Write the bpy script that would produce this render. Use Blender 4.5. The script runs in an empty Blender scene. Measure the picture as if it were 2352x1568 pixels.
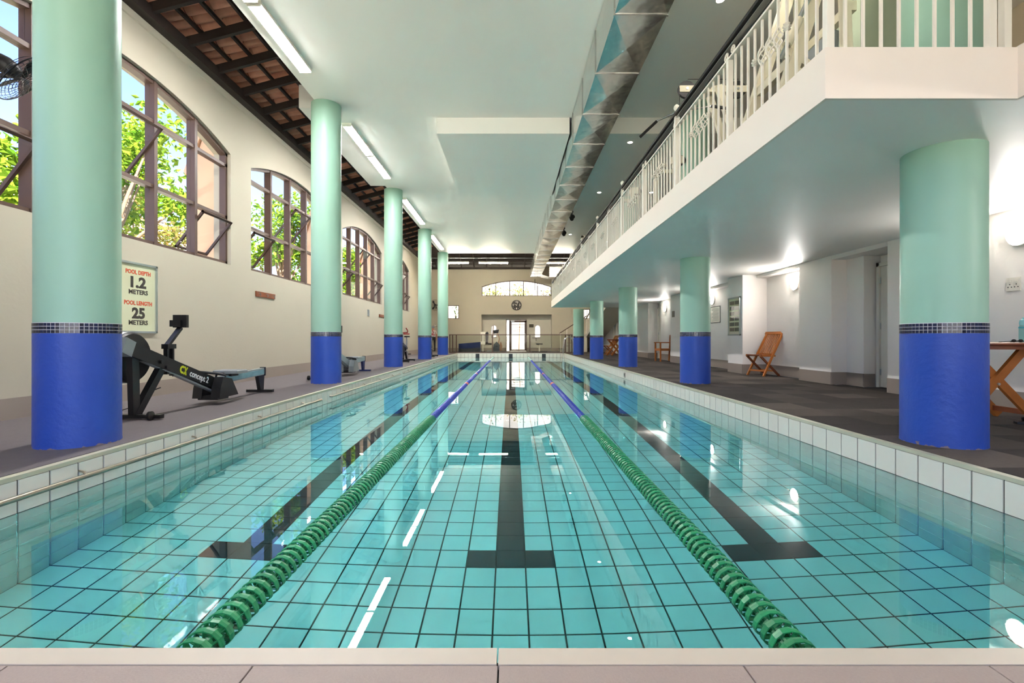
import bpy, math, random
from mathutils import Vector, Matrix

random.seed(7)
SC = bpy.context.scene
COL = SC.collection

# ---------------------------------------------------------------- camera
cam_d = bpy.data.cameras.new('camera')
cam_d.lens = 17.0
cam_d.sensor_width = 36.0
cam_d.shift_x = 3 / 2352.0
cam_d.shift_y = -7 / 2352.0
cam_d.clip_start = 0.02
cam_d.clip_end = 500
cam = bpy.data.objects.new('camera', cam_d)
COL.objects.link(cam)
cam.location = (0, 0, 0.8)
cam.rotation_euler = (math.pi / 2, 0, 0)
SC.camera = cam

# ---------------------------------------------------------------- world
world = bpy.data.worlds.new('world')
SC.world = world
world.use_nodes = True
wn = world.node_tree
wn.nodes.clear()
w_out = wn.nodes.new('ShaderNodeOutputWorld')
w_bg = wn.nodes.new('ShaderNodeBackground')
w_sky = wn.nodes.new('ShaderNodeTexSky')
w_sky.sky_type = 'NISHITA'
w_sky.sun_disc = False
w_sky.sun_elevation = math.radians(52)
w_sky.sun_rotation = math.radians(128)
w_sky.air_density = 1.0
w_sky.dust_density = 0.2
w_sky.ozone_density = 2.0
w_bg.inputs['Strength'].default_value = 0.125
w_tint = wn.nodes.new('ShaderNodeMix')
w_tint.data_type = 'RGBA'; w_tint.blend_type = 'MULTIPLY'; w_tint.inputs[0].default_value = 1.0
w_tint.inputs[7].default_value = (0.92, 0.89, 1.10, 1)
wn.links.new(w_sky.outputs[0], w_tint.inputs[6])
wn.links.new(w_tint.outputs[2], w_bg.inputs[0])
wn.links.new(w_bg.outputs[0], w_out.inputs[0])

# ---------------------------------------------------------------- sun
sun_d = bpy.data.lights.new('sun', 'SUN')
sun_d.energy = 11.0
sun_d.angle = math.radians(0.6)
sun_d.color = (1.0, 0.97, 0.92)
sun = bpy.data.objects.new('sun', sun_d)
COL.objects.link(sun)
sun.location = (10, -8, 20)
sun.rotation_euler = Vector((-0.48, 0.37, -0.80)).to_track_quat('-Z', 'Y').to_euler()

# ---------------------------------------------------------------- exposure
SC.view_settings.view_transform = 'Standard'
SC.view_settings.look = 'None'
SC.view_settings.exposure = 2.1
SC.view_settings.gamma = 1.0
SC.view_settings.use_curve_mapping = False
LAMP = 35.0          # radiance of the fluorescent diffusers
BULK = 44.0          # radiance of the round wall lights
SPOT = 30.0          # radiance of the small ceiling downlights
try:
    cy = SC.cycles
    cy.max_bounces = 8
    cy.diffuse_bounces = 4
    cy.glossy_bounces = 3
    cy.transmission_bounces = 6
    cy.transparent_max_bounces = 12
    cy.volume_bounces = 0
    cy.sample_clamp_indirect = 24.0
    cy.caustics_refractive = True
    cy.caustics_reflective = True
    cy.blur_glossy = 0.5
    cy.use_denoising = True
    cy.use_adaptive_sampling = True
    cy.adaptive_threshold = 0.12
    cy.adaptive_min_samples = 16
except Exception:
    pass


# ================================================================= helpers
def lin(c):
    return tuple(((v / 255.0) / 12.92 if v / 255.0 <= 0.04045 else ((v / 255.0 + 0.055) / 1.055) ** 2.4) for v in c)


class MB:
    """collects boxes, bars, tubes and polygons into one mesh"""

    def __init__(s):
        s.v = []; s.f = []; s.mi = []; s.cur = 0

    def add(s, vs, fs):
        o = len(s.v)
        s.v.extend([tuple(p) for p in vs])
        for f in fs:
            s.f.append([i + o for i in f]); s.mi.append(s.cur)
        return s

    def box(s, x0, x1, y0, y1, z0, z1):
        v = [(x0, y0, z0), (x1, y0, z0), (x1, y1, z0), (x0, y1, z0), (x0, y0, z1), (x1, y0, z1), (x1, y1, z1), (x0, y1, z1)]
        return s.add(v, [(3, 2, 1, 0), (4, 5, 6, 7), (0, 1, 5, 4), (1, 2, 6, 5), (2, 3, 7, 6), (3, 0, 4, 7)])

    def cbox(s, c, d):
        return s.box(c[0] - d[0] / 2, c[0] + d[0] / 2, c[1] - d[1] / 2, c[1] + d[1] / 2, c[2] - d[2] / 2, c[2] + d[2] / 2)

    def bevbox(s, x0, x1, y0, y1, z0, z1, b):
        """box with chamfered top edges (12 quads or fewer)"""
        v = [(x0, y0, z0), (x1, y0, z0), (x1, y1, z0), (x0, y1, z0),
             (x0, y0, z1 - b), (x1, y0, z1 - b), (x1, y1, z1 - b), (x0, y1, z1 - b),
             (x0 + b, y0 + b, z1), (x1 - b, y0 + b, z1), (x1 - b, y1 - b, z1), (x0 + b, y1 - b, z1)]
        f = [(3, 2, 1, 0), (8, 9, 10, 11)]
        for i in range(4):
            j = (i + 1) % 4
            f.append((i, j, 4 + j, 4 + i)); f.append((4 + i, 4 + j, 8 + j, 8 + i))
        return s.add(v, f)

    def bar(s, p0, p1, w, h, up=(0, 0, 1)):
        """rectangular bar from p0 to p1: w across, h along up"""
        p0 = Vector(p0); p1 = Vector(p1); d = (p1 - p0).normalized()
        up = Vector(up)
        sd = d.cross(up)
        if sd.length < 1e-5:
            sd = d.cross(Vector((0, 1, 0)))
        sd.normalize(); u = sd.cross(d).normalized()
        a = sd * w / 2; b = u * h / 2
        v = [p0 - a - b, p0 + a - b, p0 + a + b, p0 - a + b, p1 - a - b, p1 + a - b, p1 + a + b, p1 - a + b]
        return s.add(v, [(0, 1, 2, 3), (7, 6, 5, 4), (4, 5, 1, 0), (5, 6, 2, 1), (6, 7, 3, 2), (7, 4, 0, 3)])

    def tube(s, p0, p1, r0, r1=None, n=10, caps=True):
        p0 = Vector(p0); p1 = Vector(p1); r1 = r0 if r1 is None else r1
        return s.path([p0, p1], [r0, r1], n, caps)

    def path(s, pts, r, n=8, caps=True, closed=False):
        pts = [Vector(p) for p in pts]
        m = len(pts)
        rs = r if isinstance(r, (list, tuple)) else [r] * m
        v = []; f = []
        prev = None
        for i, p in enumerate(pts):
            if closed:
                t = pts[(i + 1) % m] - pts[i - 1]
            elif i == 0:
                t = pts[1] - p
            elif i == m - 1:
                t = p - pts[i - 1]
            else:
                t = (pts[i + 1] - p).normalized() + (p - pts[i - 1]).normalized()
            if t.length < 1e-9:
                t = Vector((0, 0, 1))
            t.normalize()
            if prev is None:
                a = t.orthogonal().normalized()
            else:
                a = prev - t * prev.dot(t)
                a = a.normalized() if a.length > 1e-6 else t.orthogonal().normalized()
            prev = a
            b = t.cross(a)
            for k in range(n):
                an = 2 * math.pi * k / n
                v.append(p + (a * math.cos(an) + b * math.sin(an)) * rs[i])
        rng = m if closed else m - 1
        for i in range(rng):
            i2 = (i + 1) % m
            for k in range(n):
                k2 = (k + 1) % n
                f.append((i * n + k, i * n + k2, i2 * n + k2, i2 * n + k))
        if caps and not closed:
            f.append(tuple(range(n - 1, -1, -1)))
            f.append(tuple((m - 1) * n + k for k in range(n)))
        return s.add(v, f)

    def lathe(s, prof, n=24, c=(0, 0, 0), axis='z', caps=True):
        """prof: [(radius, height)...] round an axis through c"""
        v = []; f = []
        for r, h in prof:
            for k in range(n):
                an = 2 * math.pi * k / n
                a = r * math.cos(an); b = r * math.sin(an)
                if axis == 'z':
                    p = (c[0] + a, c[1] + b, c[2] + h)
                elif axis == 'x':
                    p = (c[0] + h, c[1] + a, c[2] + b)
                else:
                    p = (c[0] + b, c[1] + h, c[2] + a)
                v.append(p)
        m = len(prof)
        for i in range(m - 1):
            for k in range(n):
                k2 = (k + 1) % n
                f.append((i * n + k, i * n + k2, (i + 1) * n + k2, (i + 1) * n + k))
        if caps:
            if prof[0][0] > 1e-6: f.append(tuple(range(n - 1, -1, -1)))
            if prof[-1][0] > 1e-6: f.append(tuple((m - 1) * n + k for k in range(n)))
        return s.add(v, f)

    def prism(s, poly, a, b, axis='y'):
        """extrude a 2D polygon from a to b along an axis (poly in the two other axes, in xyz order)"""
        n = len(poly)
        def P(u, w, t):
            return {'x': (t, u, w), 'y': (u, t, w), 'z': (u, w, t)}[axis]
        v = [P(u, w, a) for u, w in poly] + [P(u, w, b) for u, w in poly]
        f = [tuple(range(n)), tuple(range(2 * n - 1, n - 1, -1))]
        for i in range(n):
            j = (i + 1) % n
            f.append((i, i + n, j + n, j))
        return s.add(v, f)

    def ball(s, c, r, n=12, m=8, sc=(1, 1, 1)):
        prof = []
        v = []; f = []
        for i in range(m + 1):
            ph = math.pi * i / m
            for k in range(n):
                th = 2 * math.pi * k / n
                v.append((c[0] + r * sc[0] * math.sin(ph) * math.cos(th), c[1] + r * sc[1] * math.sin(ph) * math.sin(th), c[2] - r * sc[2] * math.cos(ph)))
        for i in range(m):
            for k in range(n):
                k2 = (k + 1) % n
                f.append((i * n + k, i * n + k2, (i + 1) * n + k2, (i + 1) * n + k))
        return s.add(v, f)

    def xf(s, M):
        s.v = [tuple(M @ Vector(p)) for p in s.v]
        return s

    def mesh(s, name, mats, smooth=None, fixn=True):
        me = bpy.data.meshes.new(name)
        me.from_pydata(s.v, [], s.f)
        for m in (mats if isinstance(mats, (list, tuple)) else [mats]):
            me.materials.append(m)
        if isinstance(mats, (list, tuple)):
            for p, i in zip(me.polygons, s.mi):
                p.material_index = i
        if fixn:
            import bmesh
            bm = bmesh.new(); bm.from_mesh(me)
            bmesh.ops.remove_doubles(bm, verts=bm.verts, dist=1e-6) if smooth else None
            bmesh.ops.recalc_face_normals(bm, faces=bm.faces)
            bm.to_mesh(me); bm.free()
        if smooth:
            for p in me.polygons: p.use_smooth = True
            try:
                me.set_sharp_from_angle(angle=math.radians(smooth if smooth is not True else 40))
            except Exception:
                pass
        me.update()
        return me

    def build(s, name, mats, parent=None, smooth=None, fixn=True):
        return link(name, s.mesh(name, mats, smooth, fixn), parent)


def link(name, me, parent=None, loc=None, rot=None):
    o = bpy.data.objects.new(name, me)
    COL.objects.link(o)
    if parent is not None: o.parent = parent
    if loc is not None: o.location = loc
    if rot is not None: o.rotation_euler = rot
    return o


def tag(o, label=None, cat=None, group=None, kind=None):
    if label: o['label'] = label
    if cat: o['category'] = cat
    if group: o['group'] = group
    if kind: o['kind'] = kind
    return o


def thing(name, label, cat, loc=(0, 0, 0), rz=0.0, group=None, kind=None):
    o = bpy.data.objects.new(name, None)
    COL.objects.link(o)
    o.empty_display_size = 0.1
    o.location = loc; o.rotation_euler = (0, 0, rz)
    return tag(o, label, cat, group, kind)


def copy_tree(o, parent=None):
    c = o.copy(); COL.objects.link(c)
    if parent is not None: c.parent = parent
    for ch in [k for k in KIDS(o)]:
        copy_tree(ch, c)
    return c


def KIDS(o):
    return [k for k in bpy.data.objects if k.parent == o]


def structure(name, mb, mat, parent=None, smooth=None):
    o = mb.build(name, mat, parent, smooth)
    if parent is None: o['kind'] = 'structure'
    return o


def text_mesh(txt, size, mat, bold=0.0, depth=0.0015, align='CENTER', spacing=1.0):
    cu = bpy.data.curves.new('lettering', 'FONT')
    cu.body = txt; cu.size = size; cu.extrude = depth; cu.offset = bold
    cu.align_x = align; cu.align_y = 'CENTER'; cu.space_character = spacing
    cu.resolution_u = 3
    ob = bpy.data.objects.new('lettering', cu)
    COL.objects.link(ob)
    dg = bpy.context.evaluated_depsgraph_get()
    me = bpy.data.meshes.new_from_object(ob.evaluated_get(dg))
    bpy.data.objects.remove(ob); bpy.data.curves.remove(cu)
    me.materials.clear(); me.materials.append(mat)
    return me


# ================================================================= materials
def new_mat(name):
    m = bpy.data.materials.new(name)
    m.use_nodes = True
    return m, m.node_tree, m.node_tree.nodes['Principled BSDF']


def pm(name, rgb, rough=0.6, metal=0.0, var=0.06, vscale=6.0, bump=0.0, bscale=60.0, spec=0.4, coat=0.0, isl=0.0, rnd=0.0, emis=0.0, ecol=None):
    """procedural principled material: base colour varied by noise, fine bump, optional per-object variation"""
    m, nt, b = new_mat(name)
    L = nt.links.new
    base = lin(rgb)
    b.inputs['Roughness'].default_value = rough
    b.inputs['Metallic'].default_value = metal
    b.inputs['Specular IOR Level'].default_value = spec
    b.inputs['Coat Weight'].default_value = coat
    b.inputs['Coat Roughness'].default_value = 0.1
    tc = nt.nodes.new('ShaderNodeTexCoord')
    src = None
    if var > 0:
        nz = nt.nodes.new('ShaderNodeTexNoise')
        nz.inputs['Scale'].default_value = vscale
        nz.inputs['Detail'].default_value = 3
        L(tc.outputs['Object'], nz.inputs['Vector'])
        mx = nt.nodes.new('ShaderNodeMix'); mx.data_type = 'RGBA'
        mx.inputs[6].default_value = tuple(min(1, c * (1 + var)) for c in base) + (1,)
        mx.inputs[7].default_value = tuple(c * (1 - var) for c in base) + (1,)
        L(nz.outputs['Fac'], mx.inputs[0])
        src = mx.outputs[2]
    if rnd > 0 or isl > 0:
        if rnd > 0:
            oi = nt.nodes.new('ShaderNodeObjectInfo'); ro = oi.outputs['Random']; amt = rnd
        else:
            oi = nt.nodes.new('ShaderNodeNewGeometry'); ro = oi.outputs['Random Per Island']; amt = isl
        mr = nt.nodes.new('ShaderNodeMapRange')
        mr.inputs[3].default_value = 1 - amt; mr.inputs[4].default_value = 1 + amt
        L(ro, mr.inputs[0])
        hs = nt.nodes.new('ShaderNodeHueSaturation')
        L(mr.outputs[0], hs.inputs['Value'])
        if src: L(src, hs.inputs['Color'])
        else: hs.inputs['Color'].default_value = base + (1,)
        src = hs.outputs[0]
    if src: L(src, b.inputs['Base Color'])
    else: b.inputs['Base Color'].default_value = base + (1,)
    if bump > 0:
        n2 = nt.nodes.new('ShaderNodeTexNoise')
        n2.inputs['Scale'].default_value = bscale; n2.inputs['Detail'].default_value = 4
        L(tc.outputs['Object'], n2.inputs['Vector'])
        bp = nt.nodes.new('ShaderNodeBump')
        bp.inputs['Strength'].default_value = bump; bp.inputs['Distance'].default_value = 0.01
        L(n2.outputs['Fac'], bp.inputs['Height']); L(bp.outputs[0], b.inputs['Normal'])
    if emis > 0:
        b.inputs['Emission Color'].default_value = (ecol or base) + (1,)
        b.inputs['Emission Strength'].default_value = emis
    return m


def emit_mat(name, col, strength):
    m, nt, b = new_mat(name)
    b.inputs['Base Color'].default_value = (0.9, 0.9, 0.88, 1)
    b.inputs['Emission Color'].default_value = col + (1,)
    b.inputs['Emission Strength'].default_value = strength
    return m


def glass_mat(name, tint=(1, 1, 1), ior=1.45, rough=0.0):
    """thin pane: clear, with a reflection that grows at glancing angles"""
    m = bpy.data.materials.new(name); m.use_nodes = True
    nt = m.node_tree; nt.nodes.clear(); L = nt.links.new
    out = nt.nodes.new('ShaderNodeOutputMaterial')
    mix = nt.nodes.new('ShaderNodeMixShader')
    tr = nt.nodes.new('ShaderNodeBsdfTransparent'); tr.inputs[0].default_value = tint + (1,)
    gl = nt.nodes.new('ShaderNodeBsdfGlossy'); gl.inputs['Roughness'].default_value = rough
    fr = nt.nodes.new('ShaderNodeFresnel'); fr.inputs[0].default_value = ior
    geo = nt.nodes.new('ShaderNodeNewGeometry')
    mm = nt.nodes.new('ShaderNodeMath'); mm.operation = 'SUBTRACT'; mm.inputs[0].default_value = 1.0
    mu = nt.nodes.new('ShaderNodeMath'); mu.operation = 'MULTIPLY'
    L(geo.outputs['Backfacing'], mm.inputs[1]); L(fr.outputs[0], mu.inputs[0]); L(mm.outputs[0], mu.inputs[1])
    L(mu.outputs[0], mix.inputs[0]); L(tr.outputs[0], mix.inputs[1]); L(gl.outputs[0], mix.inputs[2])
    L(mix.outputs[0], out.inputs[0])
    return m


M = {}
M['wall'] = pm('cream_plaster', (184, 176, 158), 0.75, var=0.03, vscale=1.5, bump=0.15, bscale=25)
M['wall_right'] = pm('white_plaster', (240, 234, 229), 0.7, var=0.03, vscale=1.5, bump=0.15, bscale=25)
M['wall_up'] = pm('beige_plaster', (196, 180, 156), 0.8, var=0.04, vscale=1.5)
M['alcove'] = pm('grey_plaster', (196, 190, 176), 0.8, var=0.03, vscale=1.5)
M['ceiling'] = pm('ceiling_paint', (240, 238, 232), 0.55, var=0.025, vscale=0.8)
M['fascia'] = pm('fascia_paint', (234, 222, 210), 0.7, var=0.03, vscale=2)
M['soffit'] = pm('soffit_gloss_paint', (236, 234, 228), 0.5, var=0.03, vscale=1.2, bump=0.12, bscale=5, spec=0.5)
M['base'] = pm('taupe_baseboard', (150, 137, 127), 0.6, var=0.04)
M['mint'] = pm('mint_column_paint', (156, 196, 176), 0.42, var=0.03, vscale=2, bump=0.12, bscale=14, spec=0.45)
M['blue'] = pm('blue_column_paint', (36, 74, 172), 0.42, var=0.07, vscale=5, bump=0.35, bscale=22, spec=0.5)
def chipped_foot(m):
    # paint worn off in a ragged line just above the floor
    nt = m.node_tree; L = nt.links.new; b = nt.nodes['Principled BSDF']
    old = b.inputs['Base Color'].links[0].from_socket
    tc = nt.nodes.new('ShaderNodeTexCoord'); sp = nt.nodes.new('ShaderNodeSeparateXYZ'); L(tc.outputs['Object'], sp.inputs[0])
    nz = nt.nodes.new('ShaderNodeTexNoise'); nz.inputs['Scale'].default_value = 16; nz.inputs['Detail'].default_value = 6; L(tc.outputs['Object'], nz.inputs['Vector'])
    mu = nt.nodes.new('ShaderNodeMath'); mu.operation = 'MULTIPLY_ADD'; mu.inputs[1].default_value = .16; mu.inputs[2].default_value = -.082; L(nz.outputs['Fac'], mu.inputs[0])
    lt = nt.nodes.new('ShaderNodeMath'); lt.operation = 'LESS_THAN'; L(sp.outputs['Z'], lt.inputs[0]); L(mu.outputs[0], lt.inputs[1])
    mx = nt.nodes.new('ShaderNodeMix'); mx.data_type = 'RGBA'; L(lt.outputs[0], mx.inputs[0]); L(old, mx.inputs[6]); mx.inputs[7].default_value = lin((128, 112, 120)) + (1,)
    L(mx.outputs[2], b.inputs['Base Color'])
chipped_foot(M['blue'])
M['mosaic'] = pm('navy_mosaic', (22, 30, 62), 0.12, var=0.0, isl=0.5, spec=0.6)
M['grout_w'] = pm('white_grout', (225, 222, 225), 0.8, var=0.03)
M['mat_rubber'] = pm('rubber_matting', (104, 97, 99), 0.7, var=0.1, vscale=14, bump=0.5, bscale=120)
M['carpet'] = [pm('carpet_tile_a', (82, 76, 72), 0.95, var=0.16, vscale=40, bump=0.5, bscale=220, spec=0.1, rnd=0.10),
               pm('carpet_tile_b', (96, 88, 83), 0.95, var=0.16, vscale=40, bump=0.5, bscale=220, spec=0.1, rnd=0.10),
               pm('carpet_tile_c', (70, 65, 63), 0.95, var=0.16, vscale=40, bump=0.5, bscale=220, spec=0.1, rnd=0.10)]
M['near_tile'] = pm('grey_deck_tile', (168, 152, 145), 0.55, var=0.08, vscale=160, bump=0.2, bscale=200)
M['near_trim'] = pm('pale_edge_trim', (205, 193, 178), 0.45, var=0.03, vscale=8)
M['tile'] = pm('cream_pool_tile', (228, 222, 212), 0.22, var=0.02, vscale=6, spec=0.5, rnd=0.025)
M['tile_f'] = pm('aqua_white_pool_tile', (216, 240, 238), 0.25, var=0.02, vscale=6, spec=0.5, rnd=0.025)
M['tile_k'] = pm('black_pool_tile', (46, 50, 54), 0.3, var=0.06, vscale=6, spec=0.4)
M['grout'] = pm('dark_grout', (58, 58, 54), 0.9, var=0.1, vscale=12)
M['nosing'] = pm('green_grey_nosing', (190, 188, 166), 0.5, var=0.15, vscale=5)
M['brown'] = pm('brown_window_frame', (86, 66, 57), 0.45, var=0.06)
M['timber'] = pm('dark_stained_timber', (46, 36, 31), 0.6, var=0.2, vscale=5, bump=0.2)
M['clay'] = pm('clay_roof_tile', (206, 142, 116), 0.8, var=0.22, vscale=7, bump=0.3, bscale=50, rnd=0.2)
M['clay_s'] = pm('clay_roof_tile_far', (206, 142, 116), 0.8, var=0.22, vscale=7, bump=0.3, bscale=50, isl=0.2)
M['white'] = pm('white_enamel', (232, 226, 214), 0.4, var=0.02)
M['cream_metal'] = pm('cream_powder_coat', (220, 212, 188), 0.4, var=0.03)
M['black'] = pm('black_plastic', (26, 25, 26), 0.42, var=0.08)
M['black_metal'] = pm('black_painted_steel', (30, 29, 30), 0.32, var=0.06)
M['grey_pl'] = pm('grey_plastic', (140, 146, 148), 0.45, var=0.04)
M['silver'] = pm('brushed_aluminium', (186, 190, 190), 0.3, metal=0.9, var=0.04)
M['chrome'] = pm('polished_steel', (220, 220, 220), 0.1, metal=1.0, var=0)
M['steel_pipe'] = pm('dull_steel_pipe', (170, 160, 145), 0.3, metal=0.85, var=0.1)
M['teak'] = pm('oiled_teak', (178, 104, 44), 0.5, var=0.22, vscale=9, bump=0.1)
M['teak_d'] = pm('dark_oiled_teak', (128, 66, 34), 0.5, var=0.22, vscale=9, bump=0.1)
M['glass'] = glass_mat('clear_glass')
M['glass_f'] = glass_mat('fence_glass', (0.86, 0.88, 0.84))
M['green_pl'] = pm('green_float_plastic', (38, 146, 96), 0.35, var=0.1, vscale=10, rnd=0.12)
M['blue_pl'] = pm('blue_float_plastic', (34, 58, 170), 0.35, var=0.1, vscale=10, rnd=0.12)
M['red_pl'] = pm('orange_float_plastic', (214, 92, 60), 0.35, var=0.05)
M['pale_pl'] = pm('pale_float_plastic', (176, 210, 200), 0.35, var=0.05)
M['lamp'] = emit_mat('fluorescent_diffuser', (1.0, 0.975, 0.97), LAMP)
M['lamp_far'] = emit_mat('fluorescent_tube_glow', (1.0, 0.88, 0.70), LAMP * 3.0)
M['bulk'] = emit_mat('opal_lamp_glass', (1.0, 0.95, 0.90), BULK)
M['spot'] = emit_mat('downlight_glow', (1.0, 0.93, 0.84), SPOT)
M['peach'] = pm('peach_render', (240, 196, 160), 0.8, var=0.04)
M['house'] = pm('white_render', (240, 236, 226), 0.8, var=0.03)
M['bark'] = pm('tree_bark', (140, 112, 88), 0.9, var=0.25, vscale=8, bump=0.6)
M['ground'] = pm('pale_paving', (176, 170, 150), 0.9, var=0.15, vscale=2)
M['red'] = pm('red_paint', (170, 36, 34), 0.4, var=0.05)
# ================================================================= special materials
def galvanised():
    m, nt, b = new_mat('galvanised_sheet'); L = nt.links.new
    b.inputs['Metallic'].default_value = 1.0
    b.inputs['Base Color'].default_value = (0.66, 0.66, 0.64, 1)
    b.inputs['Roughness'].default_value = 0.2
    tc = nt.nodes.new('ShaderNodeTexCoord')
    nz = nt.nodes.new('ShaderNodeTexNoise'); nz.inputs['Scale'].default_value = 3.2; nz.inputs['Detail'].default_value = 2
    L(tc.outputs['Object'], nz.inputs['Vector'])
    bp = nt.nodes.new('ShaderNodeBump'); bp.inputs['Strength'].default_value = 0.35; bp.inputs['Distance'].default_value = 0.03
    L(nz.outputs['Fac'], bp.inputs['Height']); L(bp.outputs[0], b.inputs['Normal'])
    n2 = nt.nodes.new('ShaderNodeTexNoise'); n2.inputs['Scale'].default_value = 14
    L(tc.outputs['Object'], n2.inputs['Vector'])
    mr = nt.nodes.new('ShaderNodeMapRange'); mr.inputs[3].default_value = 0.12; mr.inputs[4].default_value = 0.32
    L(n2.outputs['Fac'], mr.inputs[0]); L(mr.outputs[0], b.inputs['Roughness'])
    return m


def leaf_mat(name, a, bcol):
    m = bpy.data.materials.new(name); m.use_nodes = True
    nt = m.node_tree; nt.nodes.clear(); L = nt.links.new
    out = nt.nodes.new('ShaderNodeOutputMaterial')
    geo = nt.nodes.new('ShaderNodeNewGeometry')
    mx = nt.nodes.new('ShaderNodeMix'); mx.data_type = 'RGBA'
    mx.inputs[6].default_value = lin(a) + (1,); mx.inputs[7].default_value = lin(bcol) + (1,)
    L(geo.outputs['Random Per Island'], mx.inputs[0])
    d = nt.nodes.new('ShaderNodeBsdfDiffuse'); t = nt.nodes.new('ShaderNodeBsdfTranslucent')
    ms = nt.nodes.new('ShaderNodeMixShader'); ms.inputs[0].default_value = 0.45
    L(mx.outputs[2], d.inputs[0]); L(mx.outputs[2], t.inputs[0])
    L(d.outputs[0], ms.inputs[1]); L(t.outputs[0], ms.inputs[2]); L(ms.outputs[0], out.inputs[0])
    return m


def water_mat():
    m = bpy.data.materials.new('pool_water'); m.use_nodes = True
    nt = m.node_tree; nt.nodes.clear(); L = nt.links.new
    out = nt.nodes.new('ShaderNodeOutputMaterial')
    g = nt.nodes.new('ShaderNodeBsdfGlass'); g.inputs['IOR'].default_value = 1.333; g.inputs['Roughness'].default_value = 0.0
    tc = nt.nodes.new('ShaderNodeTexCoord')
    nz = nt.nodes.new('ShaderNodeTexNoise'); nz.inputs['Scale'].default_value = 1.6; nz.inputs['Detail'].default_value = 1.5
    L(tc.outputs['Object'], nz.inputs['Vector'])
    bp = nt.nodes.new('ShaderNodeBump'); bp.inputs['Strength'].default_value = 0.05; bp.inputs['Distance'].default_value = 0.01
    L(nz.outputs['Fac'], bp.inputs['Height']); L(bp.outputs[0], g.inputs['Normal'])
    L(g.outputs[0], out.inputs[0])
    va = nt.nodes.new('ShaderNodeVolumeAbsorption')
    va.inputs['Color'].default_value = (0.0, 0.94, 1.0, 1); va.inputs['Density'].default_value = 0.37
    L(va.outputs[0], out.inputs['Volume'])
    return m


M['duct'] = galvanised()
M['leaf'] = leaf_mat('leaf_green', (70, 108, 26), (138, 160, 50))
M['leaf_b'] = leaf_mat('leaf_deep_green', (44, 82, 26), (100, 134, 40))
M['leaf_r'] = leaf_mat('leaf_rusty', (132, 104, 60), (110, 132, 56))
M['water'] = water_mat()

# ================================================================= dimensions
W = 2.9                 # half width of the pool
Y0, Y1 = 1.245, 26.245  # near and far pool wall
ZW = -0.23              # water level
ZF = -1.39              # pool floor
XL = -4.95              # left wall face
ZC = 5.0                # flat ceiling
ZS = 2.235              # underside of the gallery
ZB = 2.54               # gallery floor
T = 0.2                 # pool tile

# ================================================================= pool
pool_floor = structure('pool_floor', MB().box(-W - .1, W + .1, Y0 - .1, Y1 + .1, ZF - .12, ZF - .004), M['grout'])
g = .0048
tmesh = MB().bevbox(-T / 2 + g, T / 2 - g, -T / 2 + g, T / 2 - g, -.006, 0, .0015).mesh('floor_tile', M['tile_f'])
tmesh_k = MB().bevbox(-T / 2 + g, T / 2 - g, -T / 2 + g, T / 2 - g, -.006, 0, .0015).mesh('floor_tile_black', M['tile_k'])
rest = MB(); rest_k = MB()
def black_tile(i, j):
    for c in (5, 14, 23):
        if i == c and 10 <= j <= 114: return True
        if abs(i - c) <= 1 and j in (10, 114): return True
    return False
for j in range(125):
    for i in range(29):
        x = (i - 14) * T; y = Y0 + (j + .5) * T
        k = black_tile(i, j)
        if 6 <= j <= 15:
            link('tile', tmesh_k if k else tmesh, pool_floor, (x, y, ZF))
        else:
            (rest_k if k else rest).bevbox(x - T / 2 + g, x + T / 2 - g, y - T / 2 + g, y + T / 2 - g, ZF - .006, ZF, .0015)
rest.build('floor_tiles', M['tile_f'], pool_floor, fixn=False)['kind'] = 'stuff'
rest_k.build('lane_line_tiles', M['tile_k'], pool_floor, fixn=False)['kind'] = 'stuff'

# side walls of the pool: a rendered bed with tiles
ZT = -0.03
wt = MB()
wt.add([(0, -T / 2 + g, -T / 2 + g * .6), (0, T / 2 - g, -T / 2 + g * .6), (0, T / 2 - g, T / 2 - g * .6), (0, -T / 2 + g, T / 2 - g * .6),
        (.006, -T / 2 + g + .0015, -T / 2 + g), (.006, T / 2 - g - .0015, -T / 2 + g), (.006, T / 2 - g - .0015, T / 2 - g), (.006, -T / 2 + g + .0015, T / 2 - g)],
       [(4, 5, 6, 7), (0, 1, 5, 4), (1, 2, 6, 5), (2, 3, 7, 6), (3, 0, 4, 7), (3, 2, 1, 0)])
wall_tile = wt.mesh('wall_tile', M['tile'])
def add_wall_tile(mb, M4):
    mb.add([M4 @ Vector(p) for p in wt.v], wt.f)
for side, nm in ((-1, 'left'), (1, 'right')):
    bed = MB().box(min(side * (W + .006), side * (W + .3)), max(side * (W + .006), side * (W + .3)), Y0 - .3, Y1 + .3, ZF - .12, ZT - .001)
    pw = structure('pool_wall_' + nm, bed, M['grout'])
    rs = MB()
    for r in range(7):
        for j in range(125):
            R4 = Matrix.Translation((side * (W + .006), Y0 + (j + .5) * T, ZT - (r + .5) * T)) @ Matrix.Rotation(0 if side < 0 else math.pi, 4, 'Z')
            if 6 <= j <= 47:
                o = link('tile', wall_tile, pw); o.matrix_local = R4
            else:
                add_wall_tile(rs, R4)
    rs.build('wall_tiles', M['tile'], pw)['kind'] = 'stuff'
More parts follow.
